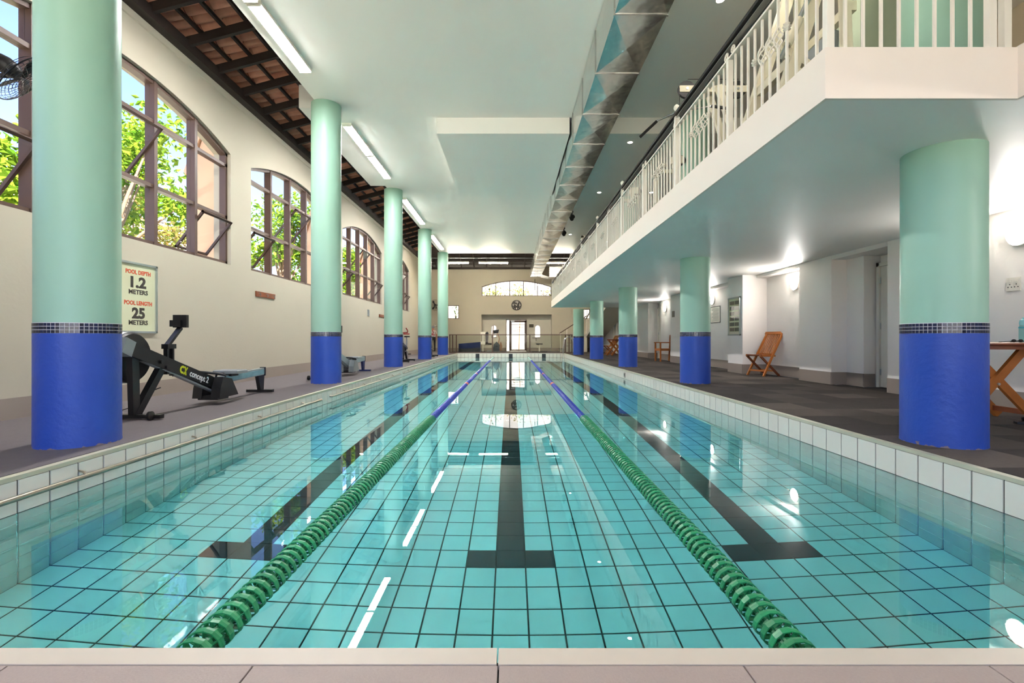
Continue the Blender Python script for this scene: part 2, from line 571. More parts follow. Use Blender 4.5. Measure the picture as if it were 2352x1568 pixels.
for yy, sg, nm in ((Y1, 1, 'far'), (Y0, -1, 'near')):
    bed = MB().box(-W - .006, W + .006, min(yy + sg * .006, yy + sg * .3), max(yy + sg * .006, yy + sg * .3), ZF - .12, ZT - .001)
    pw = structure('pool_wall_' + nm, bed, M['grout'])
    rs = MB(); rk = MB()
    for r in range(7):
        for i in range(29):
            R4 = Matrix.Translation(((i - 14) * T, yy + sg * .006, ZT - (r + .5) * T)) @ Matrix.Rotation(-sg * math.pi / 2, 4, 'Z')
            add_wall_tile(rk if (i in (5, 14, 23) and r < 3) else rs, R4)
    rs.build('wall_tiles', M['tile'], pw)['kind'] = 'stuff'
    rk.build('lane_mark_tiles', M['tile_k'], pw)['kind'] = 'stuff'

wtr = MB().box(-W - .005, W + .005, Y0 - .005, Y1 + .005, ZF - .005, ZW).build('pool_water', M['water'])
tag(wtr, 'clear turquoise water filling the lane pool', 'water', kind='stuff')

# ================================================================= decks
fl = structure('floor_left', MB().box(-5.25, -W - .05, -4, 30.9, -.25, 0), M['mat_rubber'])
fr = structure('floor_right', MB().box(W + .05, 6.6, -4, 30.9, -.25, -.006), M['carpet'][2])
cm = [MB().bevbox(0, .496, 0, .496, 0, .006, .0015).mesh('carpet_tile', m) for m in M['carpet']]
cm2 = [MB().bevbox(0, .16, 0, .496, 0, .006, .0015).mesh('carpet_tile_cut', m) for m in M['carpet']]
rc = random.Random(3)
for j in range(50):
    for i in range(6):
        k = rc.choices((0, 1, 2), (4, 2, 3))[0]
        x = W + .055 + i * .5
        link('carpet_tile', (cm2 if i == 5 else cm)[k], fr, (x, 1.5 + j * .5, -.006))
structure('floor_far', MB().box(-W - .05, W + .05, Y1 + .06, 30.9, -.25, 0), M['mat_rubber'])
ff = structure('floor_near', MB().box(-W - .05, W + .05, -4, Y0 - .06, -.25, -.012), M['grout'])
nt_m = MB().bevbox(-.298, .298, -.298, .298, 0, .012, .001).mesh('deck_tile', M['near_tile'])
for i in range(-5, 5):
    for j in range(3):
        x = -.03 + .3 + i * .6
        if abs(x) < 2.75:
            link('deck_tile', nt_m, ff, (x, Y0 - .06 - .3 - j * .6, -.012))
# pale nosing strips round the pool
t1 = structure('trim_near', MB().box(-W - .05, -.035, Y0 - .058, Y0 + .004, -.1, .001).box(-.031, W + .05, Y0 - .058, Y0 + .004, -.1, .0005), M['near_trim'])
structure('trim_left', MB().box(-W - .05, -W + .004, Y0 - .05, Y1 + .05, ZT, -.004), M['nosing'])
structure('trim_right', MB().box(W - .004, W + .05, Y0 - .05, Y1 + .05, ZT, -.004), M['nosing'])
structure('trim_far', MB().box(-W - .05, W + .05, Y1 - .004, Y1 + .06, ZT, .001), M['tile'])

# ================================================================= walls
def arch_z(u, c, half, spring, rise):
    R = (half * half + rise * rise) / (2 * rise)
    return spring + rise - R + math.sqrt(max(R * R - (u - c) ** 2, 0))


def grid_wall(u0, u1, z0, z1, t0, t1, holes, axis):
    """wall in a vertical plane; holes = (u0,u1,z0,z1[,spring,rise]); axis 'y': u runs along Y and t is X; 'x': u runs along X and t is Y"""
    mb = MB()
    us = sorted({u0, u1} | {h[0] for h in holes} | {h[1] for h in holes})
    zs = sorted({z0, z1} | {h[2] for h in holes} | {h[3] for h in holes})
    def B(a, b, c, d):
        if axis == 'y': mb.box(t0, t1, a, b, c, d)
        else: mb.box(a, b, t0, t1, c, d)
    for a, b in zip(us, us[1:]):
        run = None
        for c, d in zip(zs, zs[1:]):
            um, zm = (a + b) / 2, (c + d) / 2
            if any(h[0] < um < h[1] and h[2] < zm < h[3] for h in holes):
                if run: B(a, b, *run); run = None
            else:
                run = (run[0], d) if run else (c, d)
        if run: B(a, b, *run)
    for h in holes:
        if len(h) > 4:
            n = 24; c = (h[0] + h[1]) / 2; half = (h[1] - h[0]) / 2
            pts = [(h[0] + (h[1] - h[0]) * i / n) for i in range(n + 1)]
            for p, q in zip(pts, pts[1:]):
                zp = min(arch_z(p, c, half, h[4], h[5]), h[3]); zq = min(arch_z(q, c, half, h[4], h[5]), h[3])
                if h[3] - max(zp, zq) < 1e-4 and h[3] - min(zp, zq) < 1e-4: continue
                mb.prism([(p, zp), (q, zq), (q, h[3]), (p, h[3])], t0, t1, 'x' if axis == 'y' else 'y')
    return mb


WIN_Y = [-0.82 + 5.02 * k for k in range(5)]   # starts of the side windows
WIN_W, SILL, SPRING, RISE = 4.35, 2.1, 4.05, .385
TOP = SPRING + RISE
holes = [(y, y + WIN_W, SILL, TOP, SPRING, RISE) for y in WIN_Y]
structure('wall_left', grid_wall(-4, 30.9, -.2, 5.08, XL - .3, XL, holes, 'y'), M['wall'])
bl = MB().box(XL - .001, XL + .012, -4, 30.0, 0, .21)
structure('baseboard_left', bl, M['base'])
structure('trim_cornice', MB().prism([(XL, 4.98), (XL + .02, 4.99), (XL + .025, 5.08), (XL, 5.08)], -4, 30, 'y'), M['wall'])

YB = 30.0
back_holes = [(-1.81, 2.55, -.2, 2.28), (-1.8, 2.53, 3.43, 4.40, 4.02, .38), (-3.92, -3.22, 2.02, 2.86), (4.45, 4.92, 2.02, 2.62)]
structure('wall_far', grid_wall(-5.25, 6.6, -.2, 5.08, YB, YB + .3, back_holes, 'x'), M['wall'])
structure('baseboard_far', MB().box(XL + .012, -1.81, YB - .012, YB + .001, 0, .21).box(2.55, 5.6, YB - .012, YB + .001, 0, .21), M['base'])
al_holes = [(-.30, 1.02, 0, 2.01), (-1.235, -.885, .85, 1.64, 1.465, .174), (1.53, 1.88, .85, 1.64, 1.465, .174)]
am = grid_wall(-1.81, 2.55, 0, 2.28, 30.62, 30.8, al_holes, 'x')
am.box(-1.99, -1.81, 30.3, 30.8, 0, 2.46).box(2.55, 2.73, 30.3, 30.8, 0, 2.46).box(-1.81, 2.55, 30.3, 30.8, 2.28, 2.46)
structure('wall_alcove', am, M['alcove'])
structure('baseboard_alcove', MB().box(-1.81, -.30, 30.608, 30.621, 0, .21).box(1.02, 2.55, 30.608, 30.621, 0, .21), M['base'])
structure('wall_near_gable', MB().prism([(-5.6, 5.08), (6.6, 5.08), (6.6, 8.6), (-5.6, 5.35)], -4.3, -4.1, 'y'), M['wall'])
structure('wall_near', grid_wall(-5.25, 6.6, -.2, 5.08, -4.3, -4, [(-4.2, 4.2, .3, 4.2)], 'x'), M['wall'])  # wide opening holds the window added for more light

# right wall of the lower deck: piers and recesses (Y from, Y to, X of the face)
SEG = [(-4, 7.16, 5.58), (7.16, 8.0, 6.12), (8.0, 8.4, 5.84), (8.4, 9.33, 5.57), (9.33, 10.95, 5.80), (10.95, 11.68, 5.25),
       (11.68, 15.4, 5.76), (15.4, 16.4, 5.42), (16.4, 18.55, 5.76), (18.55, 19.7, 6.02), (19.7, 30.0, 5.60)]
rw = MB(); rb = MB()
for k, (a, b, x) in enumerate(SEG):
    rw.box(x, 6.6, a, b, -.2, ZS)
    door_gap = k == 1
    if not door_gap: rb.box(x - .012, x + .001, a, b, 0, .215)
    if k + 1 < len(SEG):
        x2 = SEG[k + 1][2]
        if x2 < x: rb.box(x2, x, b - .012, b + .001, 0, .215) if not door_gap else rb.box(x2, 6.02, b - .012, b + .001, 0, .215)
        else: rb.box(x, x2, b - .001, b + .012, 0, .215)
for a_, b_ in ((7.16, 8.4), (9.33, 10.95), (11.68, 15.4)): rw.box(5.575, 6.6, a_, b_, 2.165, ZS)
structure('wall_right', rw, M['wall_right'])
structure('baseboard_right', rb, M['base'])
structure('wall_upper_right', MB().box(6.6, 6.8, -4.3, 31.5, ZB - .4, 8.7).box(6.4, 6.6, -4, 30.9, ZB, 5.0), M['wall_up'])

# ================================================================= gallery slab, ceilings
gal = MB()
gal.box(1.9, 6.6, 2.91, 22.4, ZS, ZB).box(3.05, 6.6, -4, 2.91, ZS, ZB)
go = MB()
go.cur = 0
sl = structure('ceiling_gallery_slab', MB().box(1.902, 6.6, 2.912, 22.398, ZS, ZB - .01).box(3.052, 6.6, -4, 2.912, ZS, ZB - .01), M['soffit'])
fa = MB()
fa.box(1.88, 1.902, 2.89, 22.42, ZS - .001, ZB).box(1.902, 3.03, 2.89, 2.912, ZS - .001, ZB).box(3.03, 3.052, -4, 2.912, ZS - .001, ZB).box(1.902, 4.4, 22.398, 22.42, ZS - .001, ZB)
structure('trim_gallery_fascia', fa, M['fascia'])
structure('floor_gallery', MB().box(1.902, 6.4, 2.912, 22.398, ZB - .01, ZB).box(3.052, 6.4, -4, 2.912, ZB - .01, ZB), M['carpet'][1])

ce = MB()
ce.box(-3.46, 6.6, -4, 23.9, ZC, ZC + .42).box(-3.86, -3.46, 8.81, 13.32, ZC, ZC + .42)
structure('ceiling', ce, M['ceiling'])
structure('ceiling_dropped_left', MB().box(-1.41, 1.12, 9.2, 13.24, 4.695, ZC + .001), M['ceiling'])
structure('ceiling_dropped_right', MB().box(1.78, 6.4, 9.2, 13.24, 4.695, ZC + .001), M['ceiling'])

# ================================================================= roof: rafters, battens, clay tiles
def roof_z(x): return 5.13 + .27 * (x - XL)
deck_m = MB().prism([(-5.75, roof_z(-5.75) + .40), (7.0, roof_z(7.0) + .40), (7.0, roof_z(7.0) + .46), (-5.75, roof_z(-5.75) + .46)], -4.4, 31.5, 'y')
roof = structure('roof', deck_m, M['timber'])
raf = MB().bar((-5.6, 0, roof_z(-5.6) + .06), (-1.6, 0, roof_z(-1.6) + .06), .06, .13).mesh('rafter', M['timber'])
for k in range(-3, 24):
    link('rafter', raf, roof, (0, 6.49 + .737 * k, 0))
bats = [-4.62 + .335 * k for k in range(7)]
for x in bats:
    MB().bar((x, 2.0, roof_z(x) + .145), (x, 25.0, roof_z(x) + .145), .045, .05).build('batten', M['timber'], roof)
MB().box(XL - .12, XL + .16, -4, 30, 5.08, 5.24).build('wall_plate', M['timber'], roof)
MB().box(XL - .3, XL - .1, -4, 30, 5.08, 5.6).build('eave_board', M['timber'], roof)
# one clay tile: an S-shaped roll, lower edge lapping the row below
tw, tl = .185, .375
cs = []
for k in range(9):
    u = k / 8.0
    cs.append((u * tw, .040 * math.cos(2 * math.pi * u) + .010 * math.cos(4 * math.pi * u)))
sl_ang = math.atan(.27)
ct = MB(); ctv = []
for s, lift in ((0, .022), (tl, 0.0)):
    for (yy, h) in cs:
        ctv.append((s * math.cos(sl_ang) - (h + lift) * math.sin(sl_ang), yy, s * math.sin(sl_ang) + (h + lift) * math.cos(sl_ang)))
n9 = len(cs)
ctf = [(i, i + 1, n9 + i + 1, n9 + i) for i in range(n9 - 1)]
top = [(p[0], p[1], p[2] + .014) for p in ctv]
ctall = ctv + top
ff_ = ctf + [tuple(2 * n9 + q for q in reversed(f)) for f in ctf] + [(i + 1, i, 2 * n9 + i, 2 * n9 + i + 1) for i in range(n9 - 1)]
tile_me = MB().add(ctall, ff_).mesh('clay_tile', M['clay'], smooth=50)
rs = MB(); cnt = 0
for j in range(124):
    for r, x in enumerate([-4.99] + bats[:5]):
        yy = 2.2 + j * tw
        p = (x, yy, roof_z(x) + .205)
        if 4.4 <= yy and cnt < 300 and r < 6:
            link('clay_tile', tile_me, roof, p); cnt += 1
        else:
            rs.add([(q[0] + p[0], q[1] + p[1], q[2] + p[2]) for q in ctall], ff_)
rs.build('clay_tiles', M['clay_s'], roof, smooth=50)['kind'] = 'stuff'

# hip end of the roof over the far deck
def hip_z(y): return 5.16 + .36 * (YB - y)
hip = structure('roof_hip_end', MB().prism([(YB + .8, hip_z(YB + .8) + .28), (23.0, hip_z(23.0) + .28), (23.0, hip_z(23.0) + .34), (YB + .8, hip_z(YB + .8) + .34)], -5.6, 7.0, 'x'), M['timber'])
for k in range(15):
    x = -4.6 + .78 * k
    MB().bar((x, YB + .3, hip_z(YB + .3) + .06), (x, 23.5, hip_z(23.5) + .06), .055, .12).build('rafter', M['timber'], hip)
for k in range(9):
    y = 29.8 - .36 * k
    MB().bar((-5.0, y, hip_z(y) + .15), (6.4, y, hip_z(y) + .15), .045, .05).build('batten', M['timber'], hip)
MB().box(-5.2, 6.5, YB - .12, YB + .1, 5.08, 5.2).build('wall_plate', M['timber'], hip)
MB().tube((-4.9, 25.6, 5.05), (6.0, 25.6, 5.05), .02).build('tie_bar', M['grey_pl'], hip)

# ================================================================= columns
COL_Y = [3.73 + 5 * k for k in range(5)]
CR = .257
def col_ring(n=48, r=CR): return [(r * math.cos(2 * math.pi * k / n), r * math.sin(2 * math.pi * k / n)) for k in range(n)]
base_me = MB().lathe([(CR + .006, 0), (CR + .004, .02), (CR + .003, .4), (CR + .003, .838)], 64).mesh('painted_base', M['blue'], smooth=40)
shaft_lo = MB().lathe([(CR, .914), (CR, ZS + .002)], 64).mesh('shaft', M['mint'], smooth=40)
shaft_hi = MB().lathe([(CR, .914), (CR, ZC + .002)], 64).mesh('shaft', M['mint'], smooth=40)
shaft_up = MB().lathe([(CR, ZB - .002), (CR, ZC + .002)], 64).mesh('upper_shaft', M['mint'], smooth=40)
grout_me = MB().lathe([(CR + .001, .836), (CR + .001, .916)], 64).mesh('mosaic_grout', M['grout_w'], smooth=40)
mo = MB()
NM = 60
for r in range(3):
    z0 = .839 + r * .0255; z1 = z0 + .0215
    for k in range(NM):
        a0 = 2 * math.pi * (k + .09) / NM; a1 = 2 * math.pi * (k + .91) / NM
        ri, ro = CR, CR + .0045
        v = []
        for rr in (ri, ro):
            for (a, z) in ((a0, z0), (a1, z0), (a1, z1), (a0, z1)):
                v.append((rr * math.cos(a), rr * math.sin(a), z))
        mo.add(v, [(4, 5, 6, 7), (0, 1, 5, 4), (1, 2, 6, 5), (2, 3, 7, 6), (3, 0, 4, 7)])
mosaic_me = mo.mesh('mosaic_band', M['mosaic'], fixn=True)
ORD = ['nearest', 'second', 'third', 'fourth', 'farthest']
for sx, side in ((-1, 'left'), (1, 'right')):
    for k, y in enumerate(COL_Y):
        if sx < 0: lab = ORD[k] + ' tall mint column with blue base, in front of the arched side windows'
        else: lab = ORD[k] + ' short mint column with blue base, carrying the gallery with white railing'
        c = thing('column', lab, 'column', (sx * 3.33, y, 0), group='mint and blue columns along the pool')
        link('painted_base', base_me, c); link('mosaic_grout', grout_me, c)
        link('mosaic_band', mosaic_me, c)['kind'] = 'stuff'
        link('shaft', shaft_lo if sx > 0 else shaft_hi, c)
        if sx > 0: link('upper_shaft', shaft_up, c)
# ================================================================= arched side windows
FX0, FX1 = XL - .17, XL - .06      # frame depth in the wall (X)
TR1, TR2 = 2.935, 3.84             # transoms
# sashes standing open, by window: (column, row)
OPEN = {1: {(0, 0), (2, 1), (4, 0)}, 2: {(0, 0), (2, 1)}, 3: {(0, 0), (2, 1), (4, 0)}, 4: {(4, 0), (3, 1)}, 0: {(4, 1)}}
TILT = {}
def sash(parent, ya, yb, za, zb, ang):
    """pivot sash turned about a horizontal axis: top into the room"""
    H = zb - za; zp = zb - .36 * H; xm = (FX0 + FX1) / 2
    Mx = Matrix.Translation((xm, 0, zp)) @ Matrix.Rotation(ang, 4, 'Y')
    f = MB(); w = .035
    lo, hi = -.64 * H + .01, .36 * H - .01
    f.box(-.018, .018, ya, yb, hi - w, hi).box(-.018, .018, ya, yb, lo, lo + w).box(-.018, .018, ya, ya + w, lo, hi).box(-.018, .018, yb - w, yb, lo, hi)
    s = f.xf(Mx).build('sash', M['brown'], parent)
    MB().box(-.003, .003, ya + w, yb - w, lo + w, hi - w).xf(Mx).build('pane', M['glass'], s)


for wi, ys in enumerate(WIN_Y):
    if wi == 0:
        lab = 'arched brown-framed window beside the camera end of the left wall'
    else:
        lab = None
    win = thing('window_%d' % (wi + 1), None, None, (0, 0, 0), kind='structure')
    ye = ys + WIN_W; yc = ys + WIN_W / 2; half = WIN_W / 2
    az = lambda y: arch_z(y, yc, half, SPRING, RISE)
    fr_ = MB(); fw = .055
    fr_.box(FX0, FX1, ys, ys + fw, SILL, SPRING + .02).box(FX0, FX1, ye - fw, ye, SILL, SPRING + .02).box(FX0, FX1, ys, ye, SILL, SILL + fw)
    n = 24
    for i in range(n):
        a = ys + WIN_W * i / n; b = ys + WIN_W * (i + 1) / n
        fr_.prism([(a, az(a) - fw), (b, az(b) - fw), (b, az(b)), (a, az(a))], FX0, FX1, 'x')
    fr_.build('frame', M['brown'], win)
    ms = [ys + WIN_W * k / 5 for k in range(1, 5)]
    for y in ms:
        MB().box(FX0 - .01, FX1 + .015, y - .032, y + .032, SILL, az(y) - .01).build('mullion', M['brown'], win)
    for z in (TR1, TR2):
        MB().box(FX0 + .01, FX1, ys, ye, z - .026, z + .026).build('transom', M['brown'], win)
    edges = [ys + .01] + ms + [ye - .01]
    xm = (FX0 + FX1) / 2
    for c in range(5):
        a, b = edges[c] + .032, edges[c + 1] - .032
        for r, (za, zb) in enumerate(((SILL + .05, TR1 - .026), (TR1 + .026, TR2 - .026))):
            if (c, r) in OPEN.get(wi, ()):
                sash(win, a, b, za, zb, math.radians(38))
            elif (wi, c, r) in TILT:
                sash(win, a, b, za, zb, math.radians(-28))
            else:
                MB().box(xm - .003, xm + .003, a, b, za, zb).build('pane', M['glass'], win)
        pts = [(a, TR2 + .026), (b, TR2 + .026)] + [(b + (a - b) * i / 6, az(b + (a - b) * i / 6) - .04) for i in range(7)]
        MB().prism(pts, xm - .003, xm + .003, 'x').build('pane', M['glass'], win)

# ------------------------------------------------ windows of the far wall
fan = thing('window_6', None, None, kind='structure')
c6, h6 = .365, 2.165
az6 = lambda x: arch_z(x, c6, h6, 4.02, .38)
f6 = MB().box(-1.8, -1.76, 30.08, 30.16, 3.43, 4.04).box(2.49, 2.53, 30.08, 30.16, 3.43, 4.04).box(-1.8, 2.53, 30.08, 30.16, 3.43, 3.47)
for i in range(20):
    a = -1.8 + 4.33 * i / 20; b = -1.8 + 4.33 * (i + 1) / 20
    f6.prism([(a, az6(a) - .045), (b, az6(b) - .045), (b, az6(b)), (a, az6(a))], 30.08, 30.16, 'y')
f6.build('frame', M['brown'], fan)
e6 = [-1.8 + .866 * k for k in range(6)]
for x in e6[1:5]: MB().box(x - .022, x + .022, 30.08, 30.16, 3.43, az6(x) - .02).build('mullion', M['brown'], fan)
for a, b in zip(e6, e6[1:]):
    a += .022; b -= .022
    MB().prism([(a, 3.47), (b, 3.47)] + [(b + (a - b) * i / 5, az6(b + (a - b) * i / 5) - .03) for i in range(6)], 30.12, 30.126, 'y').build('pane', M['glass'], fan)
def rect_window(n, x0, x1, z0, z1, y, mull=()):
    w = thing('window_%d' % n, None, None, kind='structure')
    MB().box(x0, x0 + .04, y, y + .08, z0, z1).box(x1 - .04, x1, y, y + .08, z0, z1).box(x0, x1, y, y + .08, z0, z0 + .04).box(x0, x1, y, y + .08, z1 - .04, z1).build('frame', M['brown'], w)
    MB().box(x0 + .03, x1 - .03, y + .035, y + .041, z0 + .03, z1 - .03).build('pane', M['glass'], w)
    for m in mull: MB().box(m - .015, m + .015, y, y + .08, z0, z1).build('mullion', M['white'], w)
    return w
rect_window(7, -3.92, -3.22, 2.02, 2.86, 30.06)
rect_window(8, 4.45, 4.92, 2.02, 2.62, 30.06, (4.6, 4.76))
for n, (a, b) in ((9, (-1.235, -.885)), (10, (1.53, 1.88))):
    w = thing('window_%d' % n, None, None, kind='structure')
    cc = (a + b) / 2; r = (b - a) / 2
    arc = [(cc + r * math.cos(math.pi * i / 12), 1.465 + r * math.sin(math.pi * i / 12)) for i in range(13)]
    MB().path([(p[0], 30.66, p[1]) for p in [(b, .86)] + arc + [(a, .86), (b, .86)]], .02, 6).build('frame', M['brown'], w)
    MB().prism([(a, .86), (b, .86)] + arc, 30.66, 30.666, 'y').build('pane', M['glass'], w)
w = rect_window(11, -4.2, 4.2, .3, 4.2, -4.2, (-2.1, 0, 2.1))  # made-up window behind the camera, added to let in more daylight

# ------------------------------------------------ glazed entrance door in the alcove
dr = thing('door_1', 'brown-framed glazed door with side light under the wall clock', 'door', (0, 30.62, 0), kind='structure')
df = MB().box(-.30, -.26, -.02, .08, 0, 2.01).box(-.30, 1.02, -.02, .08, 1.96, 2.01).box(.98, 1.02, -.02, .08, 0, 2.01).box(-.09, -.03, -.02, .08, 0, 1.98)
df.build('frame', M['brown'], dr)
MB().box(-.26, -.09, .03, .036, .02, 1.96).build('side_light', M['glass'], dr)
lf = MB().box(-.03, .06, -.01, .04, .02, 1.95).box(.88, .98, -.01, .04, .02, 1.95).box(-.03, .98, -.01, .04, 1.82, 1.95).box(-.03, .98, -.01, .04, .02, .10)
leaf = lf.build('door_leaf', M['brown'], dr)
MB().box(.06, .88, .012, .018, .10, 1.82).build('pane', M['glass'], leaf)
MB().box(.055, .885, -.006, .03, 1.66, 1.69).build('glazing_bar', M['brown'], leaf)
MB().box(.89, .93, -.06, -.01, .98, 1.1).build('handle', M['silver'], leaf)
MB().box(.02, .24, -.05, -.01, 1.86, 1.91).build('door_closer', M['silver'], leaf)
grey_ink = pm('door_lettering', (120, 108, 100), 0.6, var=0)
for k, (s, sz, z) in enumerate((('RESIDENTS', .13, 1.50), ('ONLY', .13, 1.37), ('NO UNAUTHORISED PERSONS', .045, 1.27), ('ALLOWED', .045, 1.21))):
    o = link('lettering', text_mesh(s, sz, grey_ink, bold=.004), leaf)
    o.matrix_local = Matrix.Translation((.47, .008, z)) @ Matrix.Rotation(math.pi / 2, 4, 'X') @ Matrix.Diagonal((-1, 1, 1, 1))

# white doors of the right wall
def plain_door(n, x, y0, y1, z1, label):
    d = thing('door_%d' % n, label, 'door', (x, y0, 0), kind='structure')
    w = y1 - y0
    MB().box(-.03, .06, 0, .06, 0, z1).box(-.03, .06, w - .06, w, 0, z1).box(-.03, .06, 0, w, z1 - .06, z1).build('frame', M['white'], d)
    lf = MB().box(0, .04, .065, w - .065, .01, z1 - .065).build('door_leaf', M['white'], d)
    MB().path([(0, .14, 1.02), (-.05, .14, 1.02), (-.05, .24, 1.02)], .009, 6).build('handle', M['silver'], lf)
    for hz in (.25, 1.0, 1.75):
        MB().tube((-.012, w - .07, hz - .05), (-.012, w - .07, hz + .05), .009, n=6).build('hinge', M['silver'], d)
    return d
plain_door(2, 6.06, 7.2, 7.98, 2.04, 'white door set deep in the recess of the right wall')
plain_door(3, 5.55, 25.3, 26.15, 2.05, 'white door past the far table with folding chairs')
plain_door(4, 5.97, 18.7, 19.55, 2.05, 'white door beside the teak armchair')

# ================================================================= lights
def tube_light(loc, ln, label, rz=0, far=False):
    t = thing('fluorescent_light', label, 'light', loc, rz, 'fluorescent ceiling lights')
    L2 = ln / 2
    MB().box(-.095, .095, -L2, L2, -.045, 0).build('housing', M['white'], t)
    prof = [(-.080, -.044), (.080, -.044), (.076, -.054), (.05, -.060), (-.05, -.060), (-.076, -.054)]
    MB().prism(prof, -L2 + .02, L2 - .02, 'y').build('diffuser', M['lamp'], t)
    MB().box(-.085, .085, -L2, -L2 + .02, -.065, -.045).build('end_cap', M['white'], t)
    MB().box(-.085, .085, L2 - .02, L2, -.065, -.045).build('end_cap', M['white'], t)
    return t
BAYN = ['over the near left column', 'between the second and third left columns', 'between the third and fourth left columns', 'by the farthest left column']
for k in range(4):
    for m, e in enumerate((6.78, 5.2)):
        tube_light((-3.2, e + 5 * k, ZC), 1.54, ('farther' if m == 0 else 'nearer') + ' of two ceiling strip lights ' + BAYN[k])
tube_light((-3.2, -1.6, ZC), 1.54, 'added fill strip light, unseen behind the camera end')  # extra fixture out of view, added to brighten the room
for k, x in enumerate((-2.93, -.89, 2.53)):
    t = thing('hanging_tube_light', ('left', 'middle', 'right')[k] + ' hanging tube light under the dark far roof', 'light', (x, 25.0, 4.72), group='tube lights under the far roof')
    MB().box(-.76, .76, -.06, .06, 0, .05).build('housing', M['white'], t)
    MB().tube((-.74, 0, -.028), (.74, 0, -.028), .026, n=10).build('tube', M['lamp_far'], t, smooth=40)
    gr = MB()
    for q in range(16):
        xx = -.72 + q * .096
        gr.box(xx - .004, xx + .004, -.055, .055, -.07, 0)
    gr.build('louvre', M['white'], t)['kind'] = 'stuff'
    for xx in (-.5, .5): MB().tube((xx, 0, .05), (xx, 0, 2.0), .004, n=5).build('cable', M['black'], t)
BL = [(5.58, 5.28, 1.955, 'nearest round wall light above the double socket'), (5.80, 9.83, 1.92, 'round wall light above the folding chair recess'),
      (5.76, 13.75, 1.90, 'round wall light above the framed notice'), (5.76, 17.95, 1.93, 'farthest round wall light above the teak armchair')]
BL += [(5.58, 1.2, 1.95, 'added round fill light, unseen on the right wall beside the camera end'), (5.58, -2.8, 1.95, 'added round fill light, unseen on the right wall behind the camera')]  # two out-of-view lamps added to brighten the deck under the gallery
for x, y, z, lab in BL:
    t = thing('wall_light', lab, 'light', (x, y, z), group='round wall lights of the right deck')
    MB().lathe([(.0, 0), (.145, 0), (.145, -.035), (.138, -.042), (.126, -.040), (.126, -.034)], 28, axis='x').build('base_ring', M['white'], t, smooth=40)
    MB().lathe([(.126, -.036), (.120, -.048), (.095, -.058), (.05, -.063), (0, -.064)], 28, axis='x', caps=False).build('opal_cover', M['bulk'], t, smooth=60)
DLN = ['downlight deep over the gallery inside the dropped ceiling', 'downlight above the lat pulldown machine', 'downlight near the upper right wall by the lat machine', 'downlight over the middle of the far gallery', 'downlight over the gallery edge near its far end', 'farthest downlight over the gallery', 'downlight over the near end of the gallery']
DL = [(2.37, 9.6, 4.695), (2.36, 12.9, 4.695), (3.75, 12.9, 4.695), (3.75, 9.6, 4.695), (2.6, 6.0, 5.0), (4.6, 6.0, 5.0), (4.2, 17.0, 5.0), (2.4, 19.5, 5.0), (4.2, 21.0, 5.0), (4.6, 2.8, 5.0)]
for k, (x, y, z) in enumerate(DL):
    lab = ({0: 'downlight in the dropped ceiling nearest the lat bar', 1: 'downlight in the dropped ceiling beside the duct', 2: 'downlight seen through the gallery railing'})[k] if k < 3 else DLN[k - 3]
    t = thing('downlight', lab, 'light', (x, y, z), group='recessed downlights over the gallery')
    MB().lathe([(.062, .0), (.062, -.006), (.046, -.008), (.046, .0)], 24, caps=False).build('trim_ring', M['white'], t, smooth=40)
    MB().lathe([(0, -.003), (.046, -.003)], 24, caps=False).build('lamp', M['spot'], t)
for k, (x, y, z) in enumerate(((2.45, 4.0, 4.95), (3.0, 4.9, 4.95))):
    t = thing('panel_light', ('nearer', 'farther')[k] + ' surface panel light above the weight machine', 'light', (x, y, z), group='panel lights over the gallery')
    MB().box(-.15, .15, -.15, .15, 0, .05).build('housing', M['cream_metal'], t)
    MB().box(-.12, .12, -.12, .12, -.008, 0).build('diffuser', M['spot'], t)

# black spotlights beside the duct
for k, (x, y) in enumerate(((2.03, 16.2), (2.03, 18.6))):
    t = thing('spotlight', ('nearer', 'farther')[k] + ' black twin spotlight beside the metal duct', 'light', (x, y, ZC), group='black spotlights beside the duct')
    MB().box(-.03, .03, -.28, .28, -.05, 0).build('track', M['black'], t)
    for yy in (-.14, .14):
        h = MB().tube((0, yy, -.12), (0, yy - .3, -.24), .055, .065, n=14).build('lamp_head', M['black'], t, smooth=40)
        MB().tube((0, yy, -.04), (0, yy, -.14), .012, n=6).build('stem', M['black'], h)

# ================================================================= duct
duct = thing('air_duct', 'long rectangular galvanised air duct hanging beside the gallery', 'duct', (0, 0, 0))
dx0, dx1, dz0, dz1 = 1.155, 1.742, 4.4, 4.985
rd = random.Random(5)
k = -5
while True:
    ya = 5.38 + 1.2 * k; yb = ya + 1.2
    if ya > 28.0: break
    yb = min(yb, 29.0)
    ya += .006; yb -= .006
    b = rd.uniform(.016, .028); ym = (ya + yb) / 2; xm = (dx0 + dx1) / 2; zm = (dz0 + dz1) / 2
    s = MB()
    A = [(dx0, ya, dz0), (dx1, ya, dz0), (dx1, yb, dz0), (dx0, yb, dz0), (dx0, ya, dz1), (dx1, ya, dz1), (dx1, yb, dz1), (dx0, yb, dz1)]
    s.add(A + [(xm + rd.uniform(-.02, .02), ym, dz0 - b)], [(1, 0, 8), (2, 1, 8), (3, 2, 8), (0, 3, 8)])
    s.add(A + [(dx0 - b, ym, zm)], [(0, 4, 8), (4, 7, 8), (7, 3, 8), (3, 0, 8)])
    s.add(A + [(dx1 + b, ym, zm)], [(5, 1, 8), (6, 5, 8), (2, 6, 8), (1, 2, 8)])
    s.add(A, [(4, 5, 6, 7), (0, 1, 5, 4), (2, 3, 7, 6)])
    s.build('duct_section', M['duct'], duct, fixn=False)
    MB().box(dx0 - .012, dx1 + .012, yb - .004, yb + .016, dz0 - .012, dz1).build('flange', M['duct'], duct)
    k += 1
el = MB()
